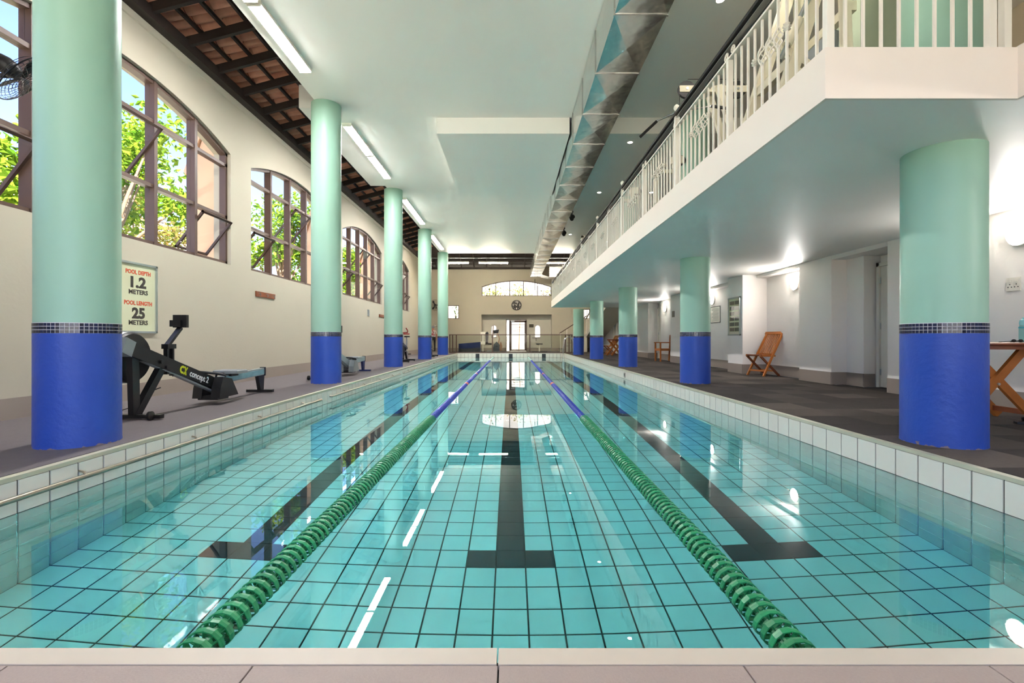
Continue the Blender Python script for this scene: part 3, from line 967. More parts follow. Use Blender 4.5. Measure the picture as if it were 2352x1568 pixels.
el.add([(1.742, 27.6, 4.45), (1.742, 28.9, 4.45), (1.742, 28.9, 4.95), (1.742, 27.6, 4.95), (2.25, 28.1, 4.38), (2.25, 29.2, 4.38), (2.25, 29.2, 4.98), (2.25, 28.1, 4.98)],
       [(0, 1, 5, 4), (1, 2, 6, 5), (2, 3, 7, 6), (3, 0, 4, 7)])
el.build('side_transition', M['duct'], duct)
MB().box(2.25, 3.4, 28.1, 29.2, 4.38, 4.98).build('side_branch', M['duct'], duct)
cp = MB()
for q in range(9):
    z = 4.36 - q * .075
    cp.bar((1.45 + .012 * (-1) ** q, 29.02, z), (1.45 - .012 * (-1) ** q, 29.02, z - .07), .02, .03)
cp.build('pull_chain', M['black'], duct)

# ================================================================= gallery railing
rail = thing('gallery_railing', 'white wrought railing with black handrail along the gallery edge', 'railing', (0, 0, ZB))
RX = 1.925
POST = [2.93, 4.25, 5.61, 6.97, 8.33, 9.52, 10.72, 11.9, 13.09, 14.28, 15.48, 16.64, 17.8, 18.95, 20.1, 21.25, 22.36]
def ball_post_me(ball):
    b = MB().box(-.022, .022, -.022, .022, 0, .86 if ball else .72)
    if ball:
        b.lathe([(.024, .85), (.028, .865), (.014, .88), (.014, .895), (.03, .915), (.034, .935), (.028, .955), (.012, .97), (0, .972)], 12)
    return b.mesh('post', M['white'], smooth=40)
pm_b, pm_n = ball_post_me(True), ball_post_me(False)
bal = MB().box(-.0075, .0075, -.0075, .0075, .03, .70).mesh('baluster', M['white'])
def knob():
    b = MB().box(-.0075, .0075, -.0075, .0075, .03, .70)
    b.lathe([(.008, .40), (.026, .412), (.012, .42), (.03, .432), (.012, .442), (.024, .452), (.008, .462)], 8)
    return b.mesh('baluster_collar', M['white'])
def basket():
    b = MB().box(-.0075, .0075, -.0075, .0075, .03, .345).box(-.0075, .0075, -.0075, .0075, .495, .70)
    for q in range(4):
        pts = []
        for i in range(11):
            u = i / 10
            r = .006 + .026 * math.sin(math.pi * u)
            an = q * math.pi / 2 + u * 4.2
            pts.append((r * math.cos(an), r * math.sin(an), .345 + .15 * u))
        b.path(pts, .0055, 5)
    return b.mesh('baluster_basket', M['white'])
kn, bk = knob(), basket()
def scroll_me(sg):
    pts = []
    for i in range(22):
        u = i / 21
        an = -math.pi / 2 + u * 3.6 * math.pi
        r = .040 * (1 - .72 * u)
        pts.append((0, sg * (.06 + r * math.cos(an)), .765 + r * math.sin(an) * .9))
    pts = [(0, sg * .24, .715)] + [(0, sg * .16, .735)] + pts
    return MB().path(pts, .0065, 5).mesh('scroll', M['white'])
scr = {1: scroll_me(1), -1: scroll_me(-1)}
for i, y in enumerate(POST):
    link('post', pm_b if i % 2 == 0 and i > 0 else pm_n, rail, (RX, y, 0))
    for sg in (1, -1):
        if 0 < i < len(POST) - 1: link('scroll', scr[sg], rail, (RX, y, 0))
    if i + 1 < len(POST):
        n = 11
        for q in range(n):
            yy = y + (POST[i + 1] - y) * (q + 1) / (n + 1)
            me = bk if q in (4, 5, 6) else (kn if q in (3, 7) else bal)
            link('baluster', me, rail, (RX, yy, 0))
ya, yb = POST[0], POST[-1]
MB().box(RX - .014, RX + .014, ya, yb, .012, .03).build('bottom_rail', M['white'], rail)
MB().box(RX - .024, RX + .024, ya, yb, .695, .712).build('top_rail', M['white'], rail)
MB().bar((RX - .01, ya, .845), (RX - .01, yb, .845), .06, .028).build('handrail', M['black_metal'], rail)
MB().bar((RX + .05, ya, .80), (RX + .05, yb, .80), .022, .03).build('lower_handrail', M['black_metal'], rail)
MB().bar((RX + .01, ya, .815), (RX + .01, yb, .815), .05, .006).build('handrail_plate', M['silver'], rail)
# return of the railing across the near end and along the stair void
for q in range(9):
    link('baluster', bal, rail, (RX + .115 + q * .109, 2.95, 0), (0, 0, 0))
for x in (RX + 1.09, RX + 1.0):
    MB().box(x - .022, x + .022, 2.93, 2.97, 0, .86).build('post', M['white'], rail)
MB().box(RX, 3.05, 2.938, 2.962, .012, .03).build('bottom_rail', M['white'], rail)
MB().box(RX, 3.05, 2.926, 2.974, .695, .712).build('top_rail', M['white'], rail)
MB().bar((RX, 2.95, .845), (3.05, 2.95, .845), .06, .028).build('handrail', M['black_metal'], rail)
for q in range(8):
    link('baluster', bal, rail, (3.085, 2.84 - q * .109, 0))
MB().box(3.07, 3.10, 0, 2.95, .012, .03).build('bottom_rail', M['white'], rail)
MB().box(3.06, 3.11, 0, 2.95, .695, .712).build('top_rail', M['white'], rail)

# ================================================================= lane ropes
def disc_me(mat, name, R=.066):
    b = MB(); n = 14
    w, th = .013, .004
    b.lathe([(R, -w), (R + .002, 0), (R, w), (R - th, w), (R - th, -w), (R, -w)], n, axis='y', caps=False)
    b.lathe([(.036, -.006), (.036, .006), (.032, .006), (.032, -.006), (.036, -.006)], 10, axis='y', caps=False)
    b.lathe([(.014, -.024), (.014, .024)], 6, axis='y', caps=True)
    for q in range(6):
        an = math.pi * q / 3
        c, s_ = math.cos(an), math.sin(an)
        b.bar((.013 * c, 0, .013 * s_), ((R - .003) * c, 0, (R - .003) * s_), .003, .018, up=(0, 1, 0))
    return b, b.mesh(name, mat)
dg_b, d_green = disc_me(M['green_pl'], 'float_disc')
_, d_blue = disc_me(M['blue_pl'], 'float_disc', .052)
_, d_red = disc_me(M['red_pl'], 'float_disc', .052)
for sx, nm in ((-1, 'left'), (1, 'right')):
    rp = thing('lane_rope', ('left' if sx < 0 else 'right') + ' green and blue lane rope floating on the pool', 'lane rope', (-1.03 if sx < 0 else .935, Y0, ZW - .010), -.0032 if sx < 0 else -.0008, group='lane ropes')
    P = .0545; rs = MB(); rp_ = MB()
    n = int(24.9 / P)
    for q in range(n):
        y = .05 + q * P; Y = Y0 + y
        me = d_green if Y < 6.2 else (d_red if (abs(Y - 10.84) < .12 or abs(Y - 13.8) < .12) else d_blue)
        if 2 <= q < 302:
            link('float_disc', me, rp, (0, y, 0), (0, random.uniform(0, 1), 0))
        elif q >= 302:
            (rs if Y < 22.2 else rp_).lathe([(.045, -.02), (.052, -.012), (.052, .012), (.045, .02)], 10, c=(0, y, 0), axis='y')
    rp_.build('end_float_discs', M['pale_pl'], rp)['kind'] = 'stuff'
    rs.build('far_float_discs', M['blue_pl'], rp)['kind'] = 'stuff'
    MB().tube((0, 0, 0), (0, 25, 0), .004, n=6).build('cable', M['steel_pipe'], rp)
    MB().path([(0, 24.99, .0), (0, 24.99, .06), (.0, 25.0, .08)], .012, 6).build('anchor_hook', M['chrome'], rp)

# ================================================================= grab rails on the left pool wall
for k, (a, b) in enumerate(((1.5, 7.3), (7.75, 12.6), (13.0, 17.7), (18.1, 22.4), (22.8, 25.9))):
    t = thing('grab_rail', ORD[k] + ' steel grab rail on the left pool wall above the water', 'rail', (-W, a, -.125), group='grab rails on the left pool wall')
    MB().path([(0, 0, 0), (.045, 0, 0), (.045, .03, 0), (.045, b - a - .03, 0), (.045, b - a, 0), (0, b - a, 0)], .017, 8).build('pipe', M['steel_pipe'], t, smooth=50)
    q = .6
    while q < b - a:
        MB().path([(-.004, q, .035), (.03, q, .03), (.045, q, .01)], .008, 6).build('bracket', M['steel_pipe'], t)
        q += 1.15
# chrome entry rails
pl = thing('pool_ladder', 'chrome pool ladder rails at the far right corner of the pool', 'ladder', (W, 25.3, 0))
for y in (0, .48):
    pts = [(.40, y, 0), (.40, y, .62)]
    for i in range(9):
        an = math.pi * i / 8
        pts.append((.16 + .24 * math.cos(an), y, .66 + .22 * math.sin(an)))
    pts += [(-.10, y, .45), (-.14, y, -.1), (-.14, y, -.9)]
    MB().path(pts, .02, 8).build('hand_rail', M['chrome'], pl, smooth=60)
for z in (-.35, -.6, -.85):
    MB().box(-.18, -.10, 0, .48, z, z + .025).build('tread', M['chrome'], pl)

# ================================================================= glass fence at the far end
fe = thing('glass_fence', 'low brown-framed glass fence across the far end of the pool', 'fence', (0, 26.5, 0))
FP = [-3.34, -3.18, -2.98, -1.0, 1.05, 3.0, 3.2, 3.36]
for x in FP: MB().box(x - .03, x + .03, -.03, .03, 0, 1.0).build('post', M['brown'], fe)
MB().box(FP[0] - .03, FP[-1] + .03, -.028, .028, .98, 1.025).build('top_rail', M['brown'], fe)
MB().box(FP[0], FP[-1], -.022, .022, .0, .05).build('bottom_rail', M['brown'], fe)
for a, b in zip(FP, FP[1:]):
    MB().box(a + .025, b - .025, -.004, .004, .06, .975).build('pane', M['glass_f'], fe)
# ================================================================= rowing machines
def rower(loc, label, frame, legm, accent, lettering):
    t = thing('rowing_machine', label, 'rowing machine', loc, group='rowing machines on the left deck')
    bx = .09                                             # the beam stands on the pool side of the flywheel
    a, b = Vector((bx, -.16, .70)), Vector((bx, 1.20, .235))
    bm = MB().bar(a, b, .075, .13).build('main_beam', frame, t)
    d = (b - a).normalized()
    MB().bar(a - d * .10 + Vector((0, 0, .01)), a + d * .02, .09, .15).build('beam_cap', M['grey_pl'] if frame is M['black'] else frame, t)
    MB().bar(a + Vector((0, .1, -.09)), b + Vector((0, -.05, -.085)), .05, .02).build('chain_guard', M['grey_pl'], t)
    # flywheel housing
    fw = MB().lathe([(0, -.085), (.15, -.085), (.235, -.07), (.25, -.05), (.25, .03), (.235, .05), (.15, .06), (0, .06)], 40, c=(-.06, .04, .61), axis='x').build('flywheel_housing', M['black'], t, smooth=35)
    for rr in (.253,):
        for xo in (-.10, -.075, -.05):
            MB().lathe([(rr, -.006), (rr + .004, 0), (rr, .006)], 40, c=(xo, .04, .61), axis='x', caps=False).build('vent_rib', M['silver'], fw)
    MB().lathe([(.05, .0), (.05, .05), (.03, .06), (0, .06)], 20, c=(.0, .04, .61), axis='x').build('hub', M['black_metal'], t, smooth=40)
    for k, (yy, zz) in enumerate(((.22, .56), (.30, .50))):
        MB().tube((bx + .03, yy, zz), (bx + .06, yy, zz), .022, n=10).build('bolt_cap', M['black_metal'], t)
    # front legs and foot
    for (ya, za), (yb, zb) in (((-.10, .63), (.0, .05)), ((.28, .50), (.02, .05))):
        MB().bar((bx, ya, za), (bx * .3, yb, zb), .055, .085, up=(0, 1, 0)).build('leg', legm, t)
    MB().box(-.30, .30, -.03, .03, .012, .05).build('front_foot', legm, t)
    for sx in (-.26, .22):
        MB().lathe([(.035, -.02), (.045, -.012), (.045, .012), (.035, .02)], 16, c=(sx, -.045, .045), axis='x').build('wheel', M['black'], t, smooth=40)
    # monitor mast and performance monitor
    MB().box(bx - .02, bx + .02, .34, .37, .42, .70).box(bx - .02, bx + .02, .425, .45, .40, .70).build('mast', M['black_metal'], t)
    MB().bar((bx, .33, .715), (bx, .46, .715), .07, .05).build('mast_block', M['black'], t)
    MB().bar((bx, .36, .72), (bx, .57, .915), .05, .03).build('monitor_arm', M['black_metal'], t)
    mo_ = MB().box(bx - .075, bx + .075, .56, .60, .92, 1.06).build('monitor', M['black'], t)
    MB().box(bx - .09, bx + .03, .53, .57, .93, 1.0).build('battery_box', M['black'], mo_)
    MB().box(bx - .055, bx + .055, .60, .604, .96, 1.04).build('screen', M['grey_pl'], mo_)
    # rail, seat, handle, foot plates
    rl = MB().bar((bx * .6, 1.05, .262), (bx * .6, 2.42, .315), .06, .10).build('seat_rail', frame if frame is not M['black'] else M['grey_pl'], t)
    MB().bar((bx * .6 + .031, 1.3, .275), (bx * .6 + .031, 2.40, .31), .004, .07).build('rail_sticker', accent, rl)
    MB().box(bx * .6 - .035, bx * .6 + .035, 2.40, 2.44, .25, .375).build('rail_end', M['black'], t)
    se = MB().bevbox(-.10, .22, 1.46, 1.70, .345, .39, .012).build('seat', M['grey_pl'], t)
    MB().box(-.02, .12, 1.50, 1.66, .31, .345).build('seat_carriage', M['black'], se)
    hd = MB().path([(-.2, .86, .37), (-.1, .90, .40), (.06, .93, .405), (.22, 1.0, .385), (.30, 1.05, .36)], .016, 8).build('handle', M['black'], t, smooth=60)
    MB().tube((.05, .40, .62), (.05, .92, .405), .006, n=5).build('chain', M['silver'], t)
    for sx in (-.02, .20):
        fp = MB()
        pl_ = [(1.02, .08), (1.42, .09), (1.28, .30), (1.10, .335), (1.04, .20)]
        fp.prism(pl_, sx - .055, sx + .055, 'x').build('foot_plate', M['black'] if frame is M['black'] else M['grey_pl'], t)
        MB().path([(sx - .06, 1.14, .335), (sx - .04, 1.12, .375), (sx + .04, 1.12, .375), (sx + .06, 1.14, .335)], .012, 6).build('foot_strap', M['black'], t)
    MB().box(-.02, .22, 1.04, 1.26, .06, .11).build('foot_tray', M['black'], t)
    # rear leg
    MB().prism([(2.24, .27), (2.42, .28), (2.40, .05), (2.31, .05)], bx * .6 - .025, bx * .6 + .025, 'x').build('leg', legm, t)
    MB().box(-.14, .24, 2.32, 2.38, .012, .05).build('rear_foot', legm, t)
    if lettering:
        ang = math.atan2(d.z, d.y)
        base = Matrix.Translation(a) @ Matrix(((0, 0, 1, 0), (d.y, -d.z, 0, 0), (d.z, d.y, 0, 0), (0, 0, 0, 1)))
        ln = (b - a).length
        o = link('lettering', text_mesh('concept 2', .10, lettering, bold=.002, align='LEFT'), t)
        o.matrix_local = base @ Matrix.Translation((ln * .615, -.005, .0385)) @ Matrix.Diagonal((.88, 1, 1, 1))
        yel = pm('yellow_green_logo', (206, 214, 40), .5, var=0)
        lg = MB()
        ring = lambda cx, r0, r1, a0, a1: [(cx + r0 * math.cos(a0 + (a1 - a0) * i / 10), r0 * math.sin(a0 + (a1 - a0) * i / 10)) for i in range(11)] + [(cx + r1 * math.cos(a1 - (a1 - a0) * i / 10), r1 * math.sin(a1 - (a1 - a0) * i / 10)) for i in range(11)]
        P = [(u, v) for u, v in ring(-.03, .045, .022, math.radians(50), math.radians(310))]
        lg.prism(P, 0, .002, 'z')
        lg.prism([(-.008, .045), (.012, .045), (.05, -.045), (.028, -.045)], 0, .002, 'z')
        lg.prism([(.034, .045), (.052, .045), (.012, -.045), (-.006, -.045)], 0, .002, 'z')
        lo = lg.build('logo', yel, t)
        lo.matrix_local = base @ Matrix.Translation((ln * .545, 0, .0385))
    return t
white_ink = pm('white_lettering', (225, 225, 225), .5, var=0)
teal_acc = pm('pale_blue_stripe', (120, 160, 172), .4, var=.3, vscale=12)
rower((-3.74, 4.77, 0), 'black rowing machine below the pool depth sign', M['black'], M['black_metal'], teal_acc, white_ink)
M['rower_grey'] = pm('pale_grey_beam', (150, 166, 170), .4, var=.04)
M['rower_blue'] = pm('dark_blue_leg', (30, 42, 92), .4, var=.05)
rower((-3.62, 9.33, 0), 'grey rowing machine with dark blue legs behind the second left column', M['rower_grey'], M['rower_blue'], M['rower_grey'], None)
cb = MB().path([(-3.85, 5.32, .26), (-4.0, 5.28, .20), (-4.15, 5.3, .05), (-4.3, 5.35, .006)], .006, 6).build('cable', M['black'])
tag(cb, 'thin black cable drooping behind the black rowing machine', 'cable')

# ================================================================= exercise bikes
def spin_bike(loc, label):
    t = thing('exercise_bike', label, 'exercise bike', loc, group='exercise bikes on the left deck')
    for y in (0, 1.0):
        MB().box(-.26, .26, y - .03, y + .03, .02, .07).build('base_bar', M['black'], t)
        for sx in (-.24, .24): MB().lathe([(.03, -.015), (.03, .015)], 12, c=(sx, y - .03, .03), axis='x').build('wheel', M['black'], t)
    MB().bar((0, 0, .06), (0, 1.0, .06), .06, .05).bar((0, .25, .08), (0, .35, .62), .06, .06, up=(0, 1, 0)).bar((0, .8, .08), (0, .55, .5), .06, .06, up=(0, 1, 0)).bar((0, .15, .62), (0, .85, .45), .06, .07).build('frame', M['black_metal'], t)
    MB().lathe([(.0, -.02), (.23, -.02), (.23, .02), (0, .02)], 28, c=(0, .2, .36), axis='x').build('flywheel', M['black'], t, smooth=40)
    MB().bar((0, .75, .45), (0, .82, .84), .04, .05, up=(0, 1, 0)).build('seat_post', M['silver'], t)
    MB().prism([(-.03, .60), (.03, .60), (.10, .86), (.08, .93), (-.08, .93), (-.10, .86)], .84, .89, 'z').build('saddle', M['black'], t)
    MB().bar((0, .28, .6), (0, .18, .98), .04, .05, up=(0, 1, 0)).build('handle_post', M['silver'], t)
    hb_ = MB().path([(-.18, -.1, 1.14), (-.2, .05, 1.06), (-.16, .2, 1.0), (0, .22, .99), (.16, .2, 1.0), (.2, .05, 1.06), (.18, -.1, 1.14)], .018, 8).build('handlebar', M['red'], t, smooth=60)
    MB().path([(-.2, .14, .96), (0, .2, .95), (.24, .12, .95)], .02, 8).build('lower_grip', M['red'], t, smooth=60)
    MB().tube((-.09, .48, .36), (.09, .48, .36), .02, n=8).bar((.09, .48, .36), (.11, .60, .26), .02, .03).bar((-.09, .48, .36), (-.11, .36, .46), .02, .03).build('crank', M['silver'], t)
    for sx, y, z in ((.15, .6, .26), (-.15, .36, .46)): MB().box(sx - .05, sx + .05, y - .05, y + .05, z - .015, z + .015).build('pedal', M['black'], t)
    return t
spin_bike((-3.66, 16.2, 0), 'exercise bike with red handlebar behind the third left column')
spin_bike((-3.50, 20.6, 0), 'exercise bike behind the fourth left column, only its base showing')

# ================================================================= person at the far left
def skinned(pts, edges, rad, sub=2):
    me = bpy.data.meshes.new('skin_base'); me.from_pydata(pts, edges, [])
    ob = bpy.data.objects.new('skin_base', me); COL.objects.link(ob)
    m1 = ob.modifiers.new('s', 'SKIN'); m1.use_smooth_shade = True
    for i, r in enumerate(rad):
        sv = me.skin_vertices[0].data[i]
        sv.radius = r if isinstance(r, tuple) else (r, r)
    me.skin_vertices[0].data[0].use_root = True
    ob.modifiers.new('d', 'SUBSURF').levels = sub
    dg = bpy.context.evaluated_depsgraph_get()
    out = bpy.data.meshes.new_from_object(ob.evaluated_get(dg))
    bpy.data.objects.remove(ob)
    return out
def person(loc, rz, label):
    t = thing('person', label, 'person', loc, rz)
    P = [(0, 0, .86), (0, .01, 1.05), (0, .015, 1.22), (0, .01, 1.30), (0, 0, 1.36), (0, -.015, 1.45)]   # pelvis .. head
    R = [(.13, .10), (.125, .09), (.135, .085), (.075, .06), (.05, .05), (.07, .08)]
    E = [(0, 1), (1, 2), (2, 3), (3, 4), (4, 5)]
    def chain(root, pts, rs):
        prev = root
        for p, r in zip(pts, rs):
            P.append(p); R.append(r); E.append((prev, len(P) - 1)); prev = len(P) - 1
        return prev
    for s in (-1, 1):
        chain(0, [(s * .09, 0, .78), (s * .10, -.02, .44), (s * .105, .01, .10), (s * .11, -.10, .035)], [.085, .055, .042, .035])
        h = chain(2, [(s * .17, .01, 1.255), (s * .21, .03, 1.02), (s * .22, -.06, .82), (s * .22, -.09, .75)], [.052, .042, .032, (.03, .018)])
        for f in range(4):
            o = -.024 + f * .016
            chain(h, [(s * .222, -.10 + o, .71), (s * .218, -.105 + o, .675 - .006 * (f in (1, 2))), (s * .205, -.105 + o, .65)], [.008, .0075, .006])
        chain(h, [(s * .20, -.12, .735), (s * .19, -.14, .70)], [.009, .007])
    me = skinned(P, E, R)
    skin = pm('sunburnt_skin', (206, 132, 108), .6, var=.05); shirt = pm('white_red_top', (226, 206, 200), .8, var=.05)
    trou = pm('dark_trousers', (34, 33, 38), .8, var=.1); shoe = pm('black_shoe', (22, 22, 22), .5)
    me.materials.clear()
    for m_ in (skin, shirt, trou, shoe): me.materials.append(m_)
    for p in me.polygons:
        c = p.center; a = abs(c.x)
        if c.z < .07: i = 3
        elif c.z < .90 and a < .185: i = 2
        elif c.z < 1.30 and (a < .165 or c.z > 1.08): i = 1
        else: i = 0
        p.material_index = i; p.use_smooth = True
    link('body', me, t)
    hr = MB().ball((0, .012, 1.485), .088, 16, 10, (.95, 1.02, .85))
    hr.v = [(x, max(y, -.045) if z < 1.50 else y, z) for x, y, z in hr.v]
    hr.build('hair', pm('grey_hair', (150, 150, 160), .8, var=.2, vscale=30), t, smooth=60)
    MB().ball((0, -.10, 1.435), .014, 8, 6, (.8, 1, 1.3)).build('nose', skin, t, smooth=60)
    for s in (-1, 1):
        MB().ball((s * .03, -.088, 1.462), .009, 8, 6).build('eye', shoe, t)
        MB().ball((s * .076, -.005, 1.445), .02, 8, 6, (.4, .7, 1.2)).build('ear', skin, t, smooth=60)
    MB().ball((0, -.088, 1.402), .02, 8, 4, (1, .35, .25)).build('mouth', M['red'], t)
    return t
person((-4.68, 29.15, 0), math.radians(200), 'person in white top and dark trousers standing half behind the fourth left column')

# ================================================================= fans
def wall_fan(loc, rot, R, label, arm):
    t = thing('wall_fan', label, 'fan', loc, group='black wall fans')
    hd = Matrix.Rotation(rot[2], 4, 'Z') @ Matrix.Rotation(rot[0], 4, 'X')       # faces local -Y
    MB().lathe([(0, -.02), (.05, -.02), (.075, .02), (.078, .10), (.06, .16), (.02, .18), (0, .18)], 18, axis='y').xf(hd).build('motor', M['black'], t, smooth=50)
    g_ = MB()
    for k in range(9):
        r = R * (k + 1.2) / 10.2
        dp = -.09 + .05 * (r / R) ** 2
        g_.path([(r * math.cos(a_), dp - .02, r * math.sin(a_)) for a_ in [2 * math.pi * i / 28 for i in range(28)]], .0022, 4, closed=True)
        if k % 2: g_.path([(r * math.cos(a_), .02 - .03 * (r / R) ** 2 + .0, r * math.sin(a_)) for a_ in [2 * math.pi * i / 28 for i in range(28)]], .0022, 4, closed=True)
    for q in range(24):
        a_ = 2 * math.pi * q / 24
        g_.path([(.05 * math.cos(a_), -.11, .05 * math.sin(a_)), (R * .7 * math.cos(a_), -.095, R * .7 * math.sin(a_)), (R * math.cos(a_), -.055, R * math.sin(a_)), (R * .6 * math.cos(a_), .01, R * .6 * math.sin(a_))], .002, 4)
    g_.path([(R * math.cos(a_), -.055, R * math.sin(a_)) for a_ in [2 * math.pi * i / 32 for i in range(32)]], .006, 5, closed=True)
    g_.xf(hd).build('guard', M['black_metal'], t)
    for q in range(3):
        a0 = 2 * math.pi * q / 3
        pts = [(.03, -.5), (.85, -.32), (.93, .1), (.6, .42), (.03, .25)]
        v = []
        for (rr, da) in pts:
            an = a0 + da * .8; v.append((rr * R * math.cos(an), -.045 + da * .03, rr * R * math.sin(an)))
        v2 = [(p[0], p[1] - .004, p[2]) for p in v]
        MB().add(v + v2, [(0, 1, 2, 3, 4), (9, 8, 7, 6, 5)] + [(i, (i + 1) % 5, 5 + (i + 1) % 5, 5 + i) for i in range(5)]).xf(hd).build('blade', M['black'], t)
    MB().path(arm, .022, 8).build('arm', M['black'], t, smooth=60)
    e = arm[-1]
    MB().cbox(e, (.06, .10, .14)).build('wall_bracket', M['black'], t)
    return t
wall_fan((-4.52, 4.42, 3.22), (math.radians(38), 0, math.radians(125)), .26, 'black wall fan in front of the window, left of the nearest column', [(0, 0, -.02), (-.16, -.06, -.05), (-.30, -.10, -.12), (-.40, -.10, -.2)])
f2 = wall_fan((-4.62, 29.55, 2.84), (math.radians(8), 0, math.radians(15)), .33, 'black wall fan high in the far left corner', [(0, .15, 0), (0, .3, -.05), (0, .42, -.12)])
so = thing('wall_socket', 'small wall socket below the fan in the far left corner', 'socket', (-4.68, 29.99, 1.62))
MB().box(-.05, .05, -.012, 0, -.06, .06).build('plate', M['white'], so)
MB().box(-.02, .02, -.05, -.012, 0, .05).build('plug', M['black'], so)
fc = MB().path([(-4.72, 29.98, 1.60), (-4.6, 29.985, 1.53), (-4.42, 29.985, 1.56), (-4.36, 29.98, 1.75), (-4.40, 29.98, 2.2), (-4.55, 29.97, 2.66)], .006, 5).build('fan_cord', M['black'])
tag(fc, 'black cord running from the far corner fan down to its socket', 'cord')

# ================================================================= sign, racks, vent on the left wall
def wall_frame_x(parent, ya, yb, za, zb, w, d, mat, x=0, sg=1):
    x1 = x + sg * d
    a_, b_ = min(x, x1), max(x, x1)
    return MB().box(a_, b_, ya, ya + w, za, zb).box(a_, b_, yb - w, yb, za, zb).box(a_, b_, ya, yb, za, za + w).box(a_, b_, ya, yb, zb - w, zb).build('frame', mat, parent)
sg_t = thing('pool_sign', 'framed pool depth and length sign above the black rowing machine', 'sign', (XL, 6.37, 0))
wall_frame_x(sg_t, -.37, .37, .87, 1.80, .028, .03, M['silver'])
board = MB().box(.004, .012, -.345, .345, .895, 1.775).build('board', pm('sign_laminate', (206, 206, 172), .16, var=.08, vscale=3, spec=.6, coat=.5), sg_t)
red_i = pm('sign_red', (205, 78, 44), .5, var=0); dk_i = pm('sign_charcoal', (62, 56, 50), .5, var=0)
for s_, wd, ht, z, ink, bd in (('POOL DEPTH', .43, .058, 1.672, red_i, .003), ('1.2', .27, .152, 1.54, dk_i, .010), ('METERS', .33, .062, 1.412, dk_i, .003),
                               ('POOL LENGTH', .48, .058, 1.267, red_i, .003), ('25', .225, .15, 1.134, dk_i, .010), ('METERS', .33, .062, 1.010, dk_i, .003)):
    me = text_mesh(s_, ht / .7, ink, bold=bd, depth=.0008)
    xs = [v.co.x for v in me.vertices]; zs = [v.co.y for v in me.vertices]
    fx = wd / (max(xs) - min(xs)); fy = ht / (max(zs) - min(zs)); cx = (max(xs) + min(xs)) / 2; cy_ = (max(zs) + min(zs)) / 2
    o = link('lettering', me, board)
    # text runs along +Y when read from inside the room (looking towards -X, right hand is +Y)
    o.matrix_local = Matrix(((0, 0, 1, .0128), (1, 0, 0, .045), (0, 1, 0, z), (0, 0, 0, 1))) @ Matrix.Diagonal((fx, fy, 1, 1)) @ Matrix.Translation((-cx, -cy_, 0))
for k, (y, z, lab) in enumerate(((9.75, 1.67, 'wooden hook rack on the left wall beside the second column'), (18.55, 1.66, 'wooden hook rack on the left wall beside the third column'))):
    t = thing('hook_rack', lab, 'hook rack', (XL, y, z), group='hook racks on the left wall')
    MB().box(0, .02, -.38, .38, -.05, .05).build('board', M['teak_d'], t)
    for q in (-.28, 0, .28):
        MB().path([(.02, q, .02), (.05, q, .01), (.06, q, -.02), (.05, q, -.04)], .007, 6).build('hook', M['silver'], t)
vt = thing('wall_vent', 'small grey vent plate on the left wall between the second and third columns', 'vent', (XL, 16.8, 1.69))
MB().box(0, .015, -.1, .1, -.11, .11).build('plate', M['grey_pl'], vt)
for q in range(5): MB().box(.015, .022, -.08, .08, -.085 + q * .042, -.07 + q * .042).build('slat', M['grey_pl'], vt)

# ================================================================= clock
ck = thing('wall_clock', 'round dark wall clock with white numerals above the far alcove', 'clock', (.36, 30.0, 2.86))
MB().lathe([(0, 0), (.315, 0), (.315, -.05), (.295, -.055), (.29, -.035)], 40, axis='y').build('case', M['black'], ck, smooth=40)
face = MB().lathe([(0, -.036), (.292, -.036)], 40, axis='y', caps=False).build('dial', pm('dial_brown_black', (52, 47, 42), .5), ck)
for s_, x, z in (('12', 0, .205), ('3', .205, 0), ('6', 0, -.205), ('9', -.205, 0)):
    o = link('numeral', text_mesh(s_, .15, M['white'], bold=.006), face)
    o.matrix_local = Matrix.Translation((x, -.038, z)) @ Matrix.Rotation(math.pi / 2, 4, 'X')
for q in range(12):
    if q % 3:
        an = q * math.pi / 6
        MB().bar((.22 * math.sin(an), -.038, .22 * math.cos(an)), (.26 * math.sin(an), -.038, .26 * math.cos(an)), .015, .003, up=(0, 1, 0)).build('tick', M['white'], face)
for ln_, deg, w_ in ((.15, 302, .02), (.23, 27, .016)):
    an = math.radians(deg)
    MB().bar((-.04 * math.sin(an), -.042, -.04 * math.cos(an)), (ln_ * math.sin(an), -.042, ln_ * math.cos(an)), w_, .003, up=(0, 1, 0)).build('hand', M['white'], ck)

# ================================================================= things behind the glass fence
wm = thing('folded_mat', 'dark blue folded gym mat leaning behind the glass fence', 'mat', (-2.35, 27.6, 0))
MB().prism([(-.62, 0), (.62, 0), (.62, .60), (-.62, .50)], 0, .28, 'y').build('mat_body', pm('navy_vinyl', (24, 34, 78), .35, var=.1), wm)
MB().prism([(-.60, .02), (.60, .02), (.60, .25), (-.60, .22)], -.02, 0, 'y').build('mat_pocket', pm('black_vinyl', (34, 36, 40), .4), wm)
ws = thing('step_scale', 'white pedestal scale standing behind the glass fence', 'scale', (-1.62, 28.2, 0))
MB().box(-.15, .15, -.15, .15, 0, .05).build('foot', M['black'], ws)
MB().box(-.03, .03, -.03, .03, .05, 1.1).build('post', M['white'], ws)
MB().box(-.14, .14, -.08, .08, 1.05, 1.18).build('head', M['white'], ws)
MB().box(-.14, .14, -.10, .10, .45, .62).build('tray', M['white'], ws)
rb_t = thing('recumbent_bike', 'recumbent exercise bike with dark seat behind the glass fence', 'exercise bike', (-.95, 28.6, 0))
MB().box(-.45, .30, -.05, .05, .02, .10).box(-.45, -.38, -.3, .3, .02, .08).box(.22, .30, -.3, .3, .02, .08).build('base_frame', M['grey_pl'], rb_t)
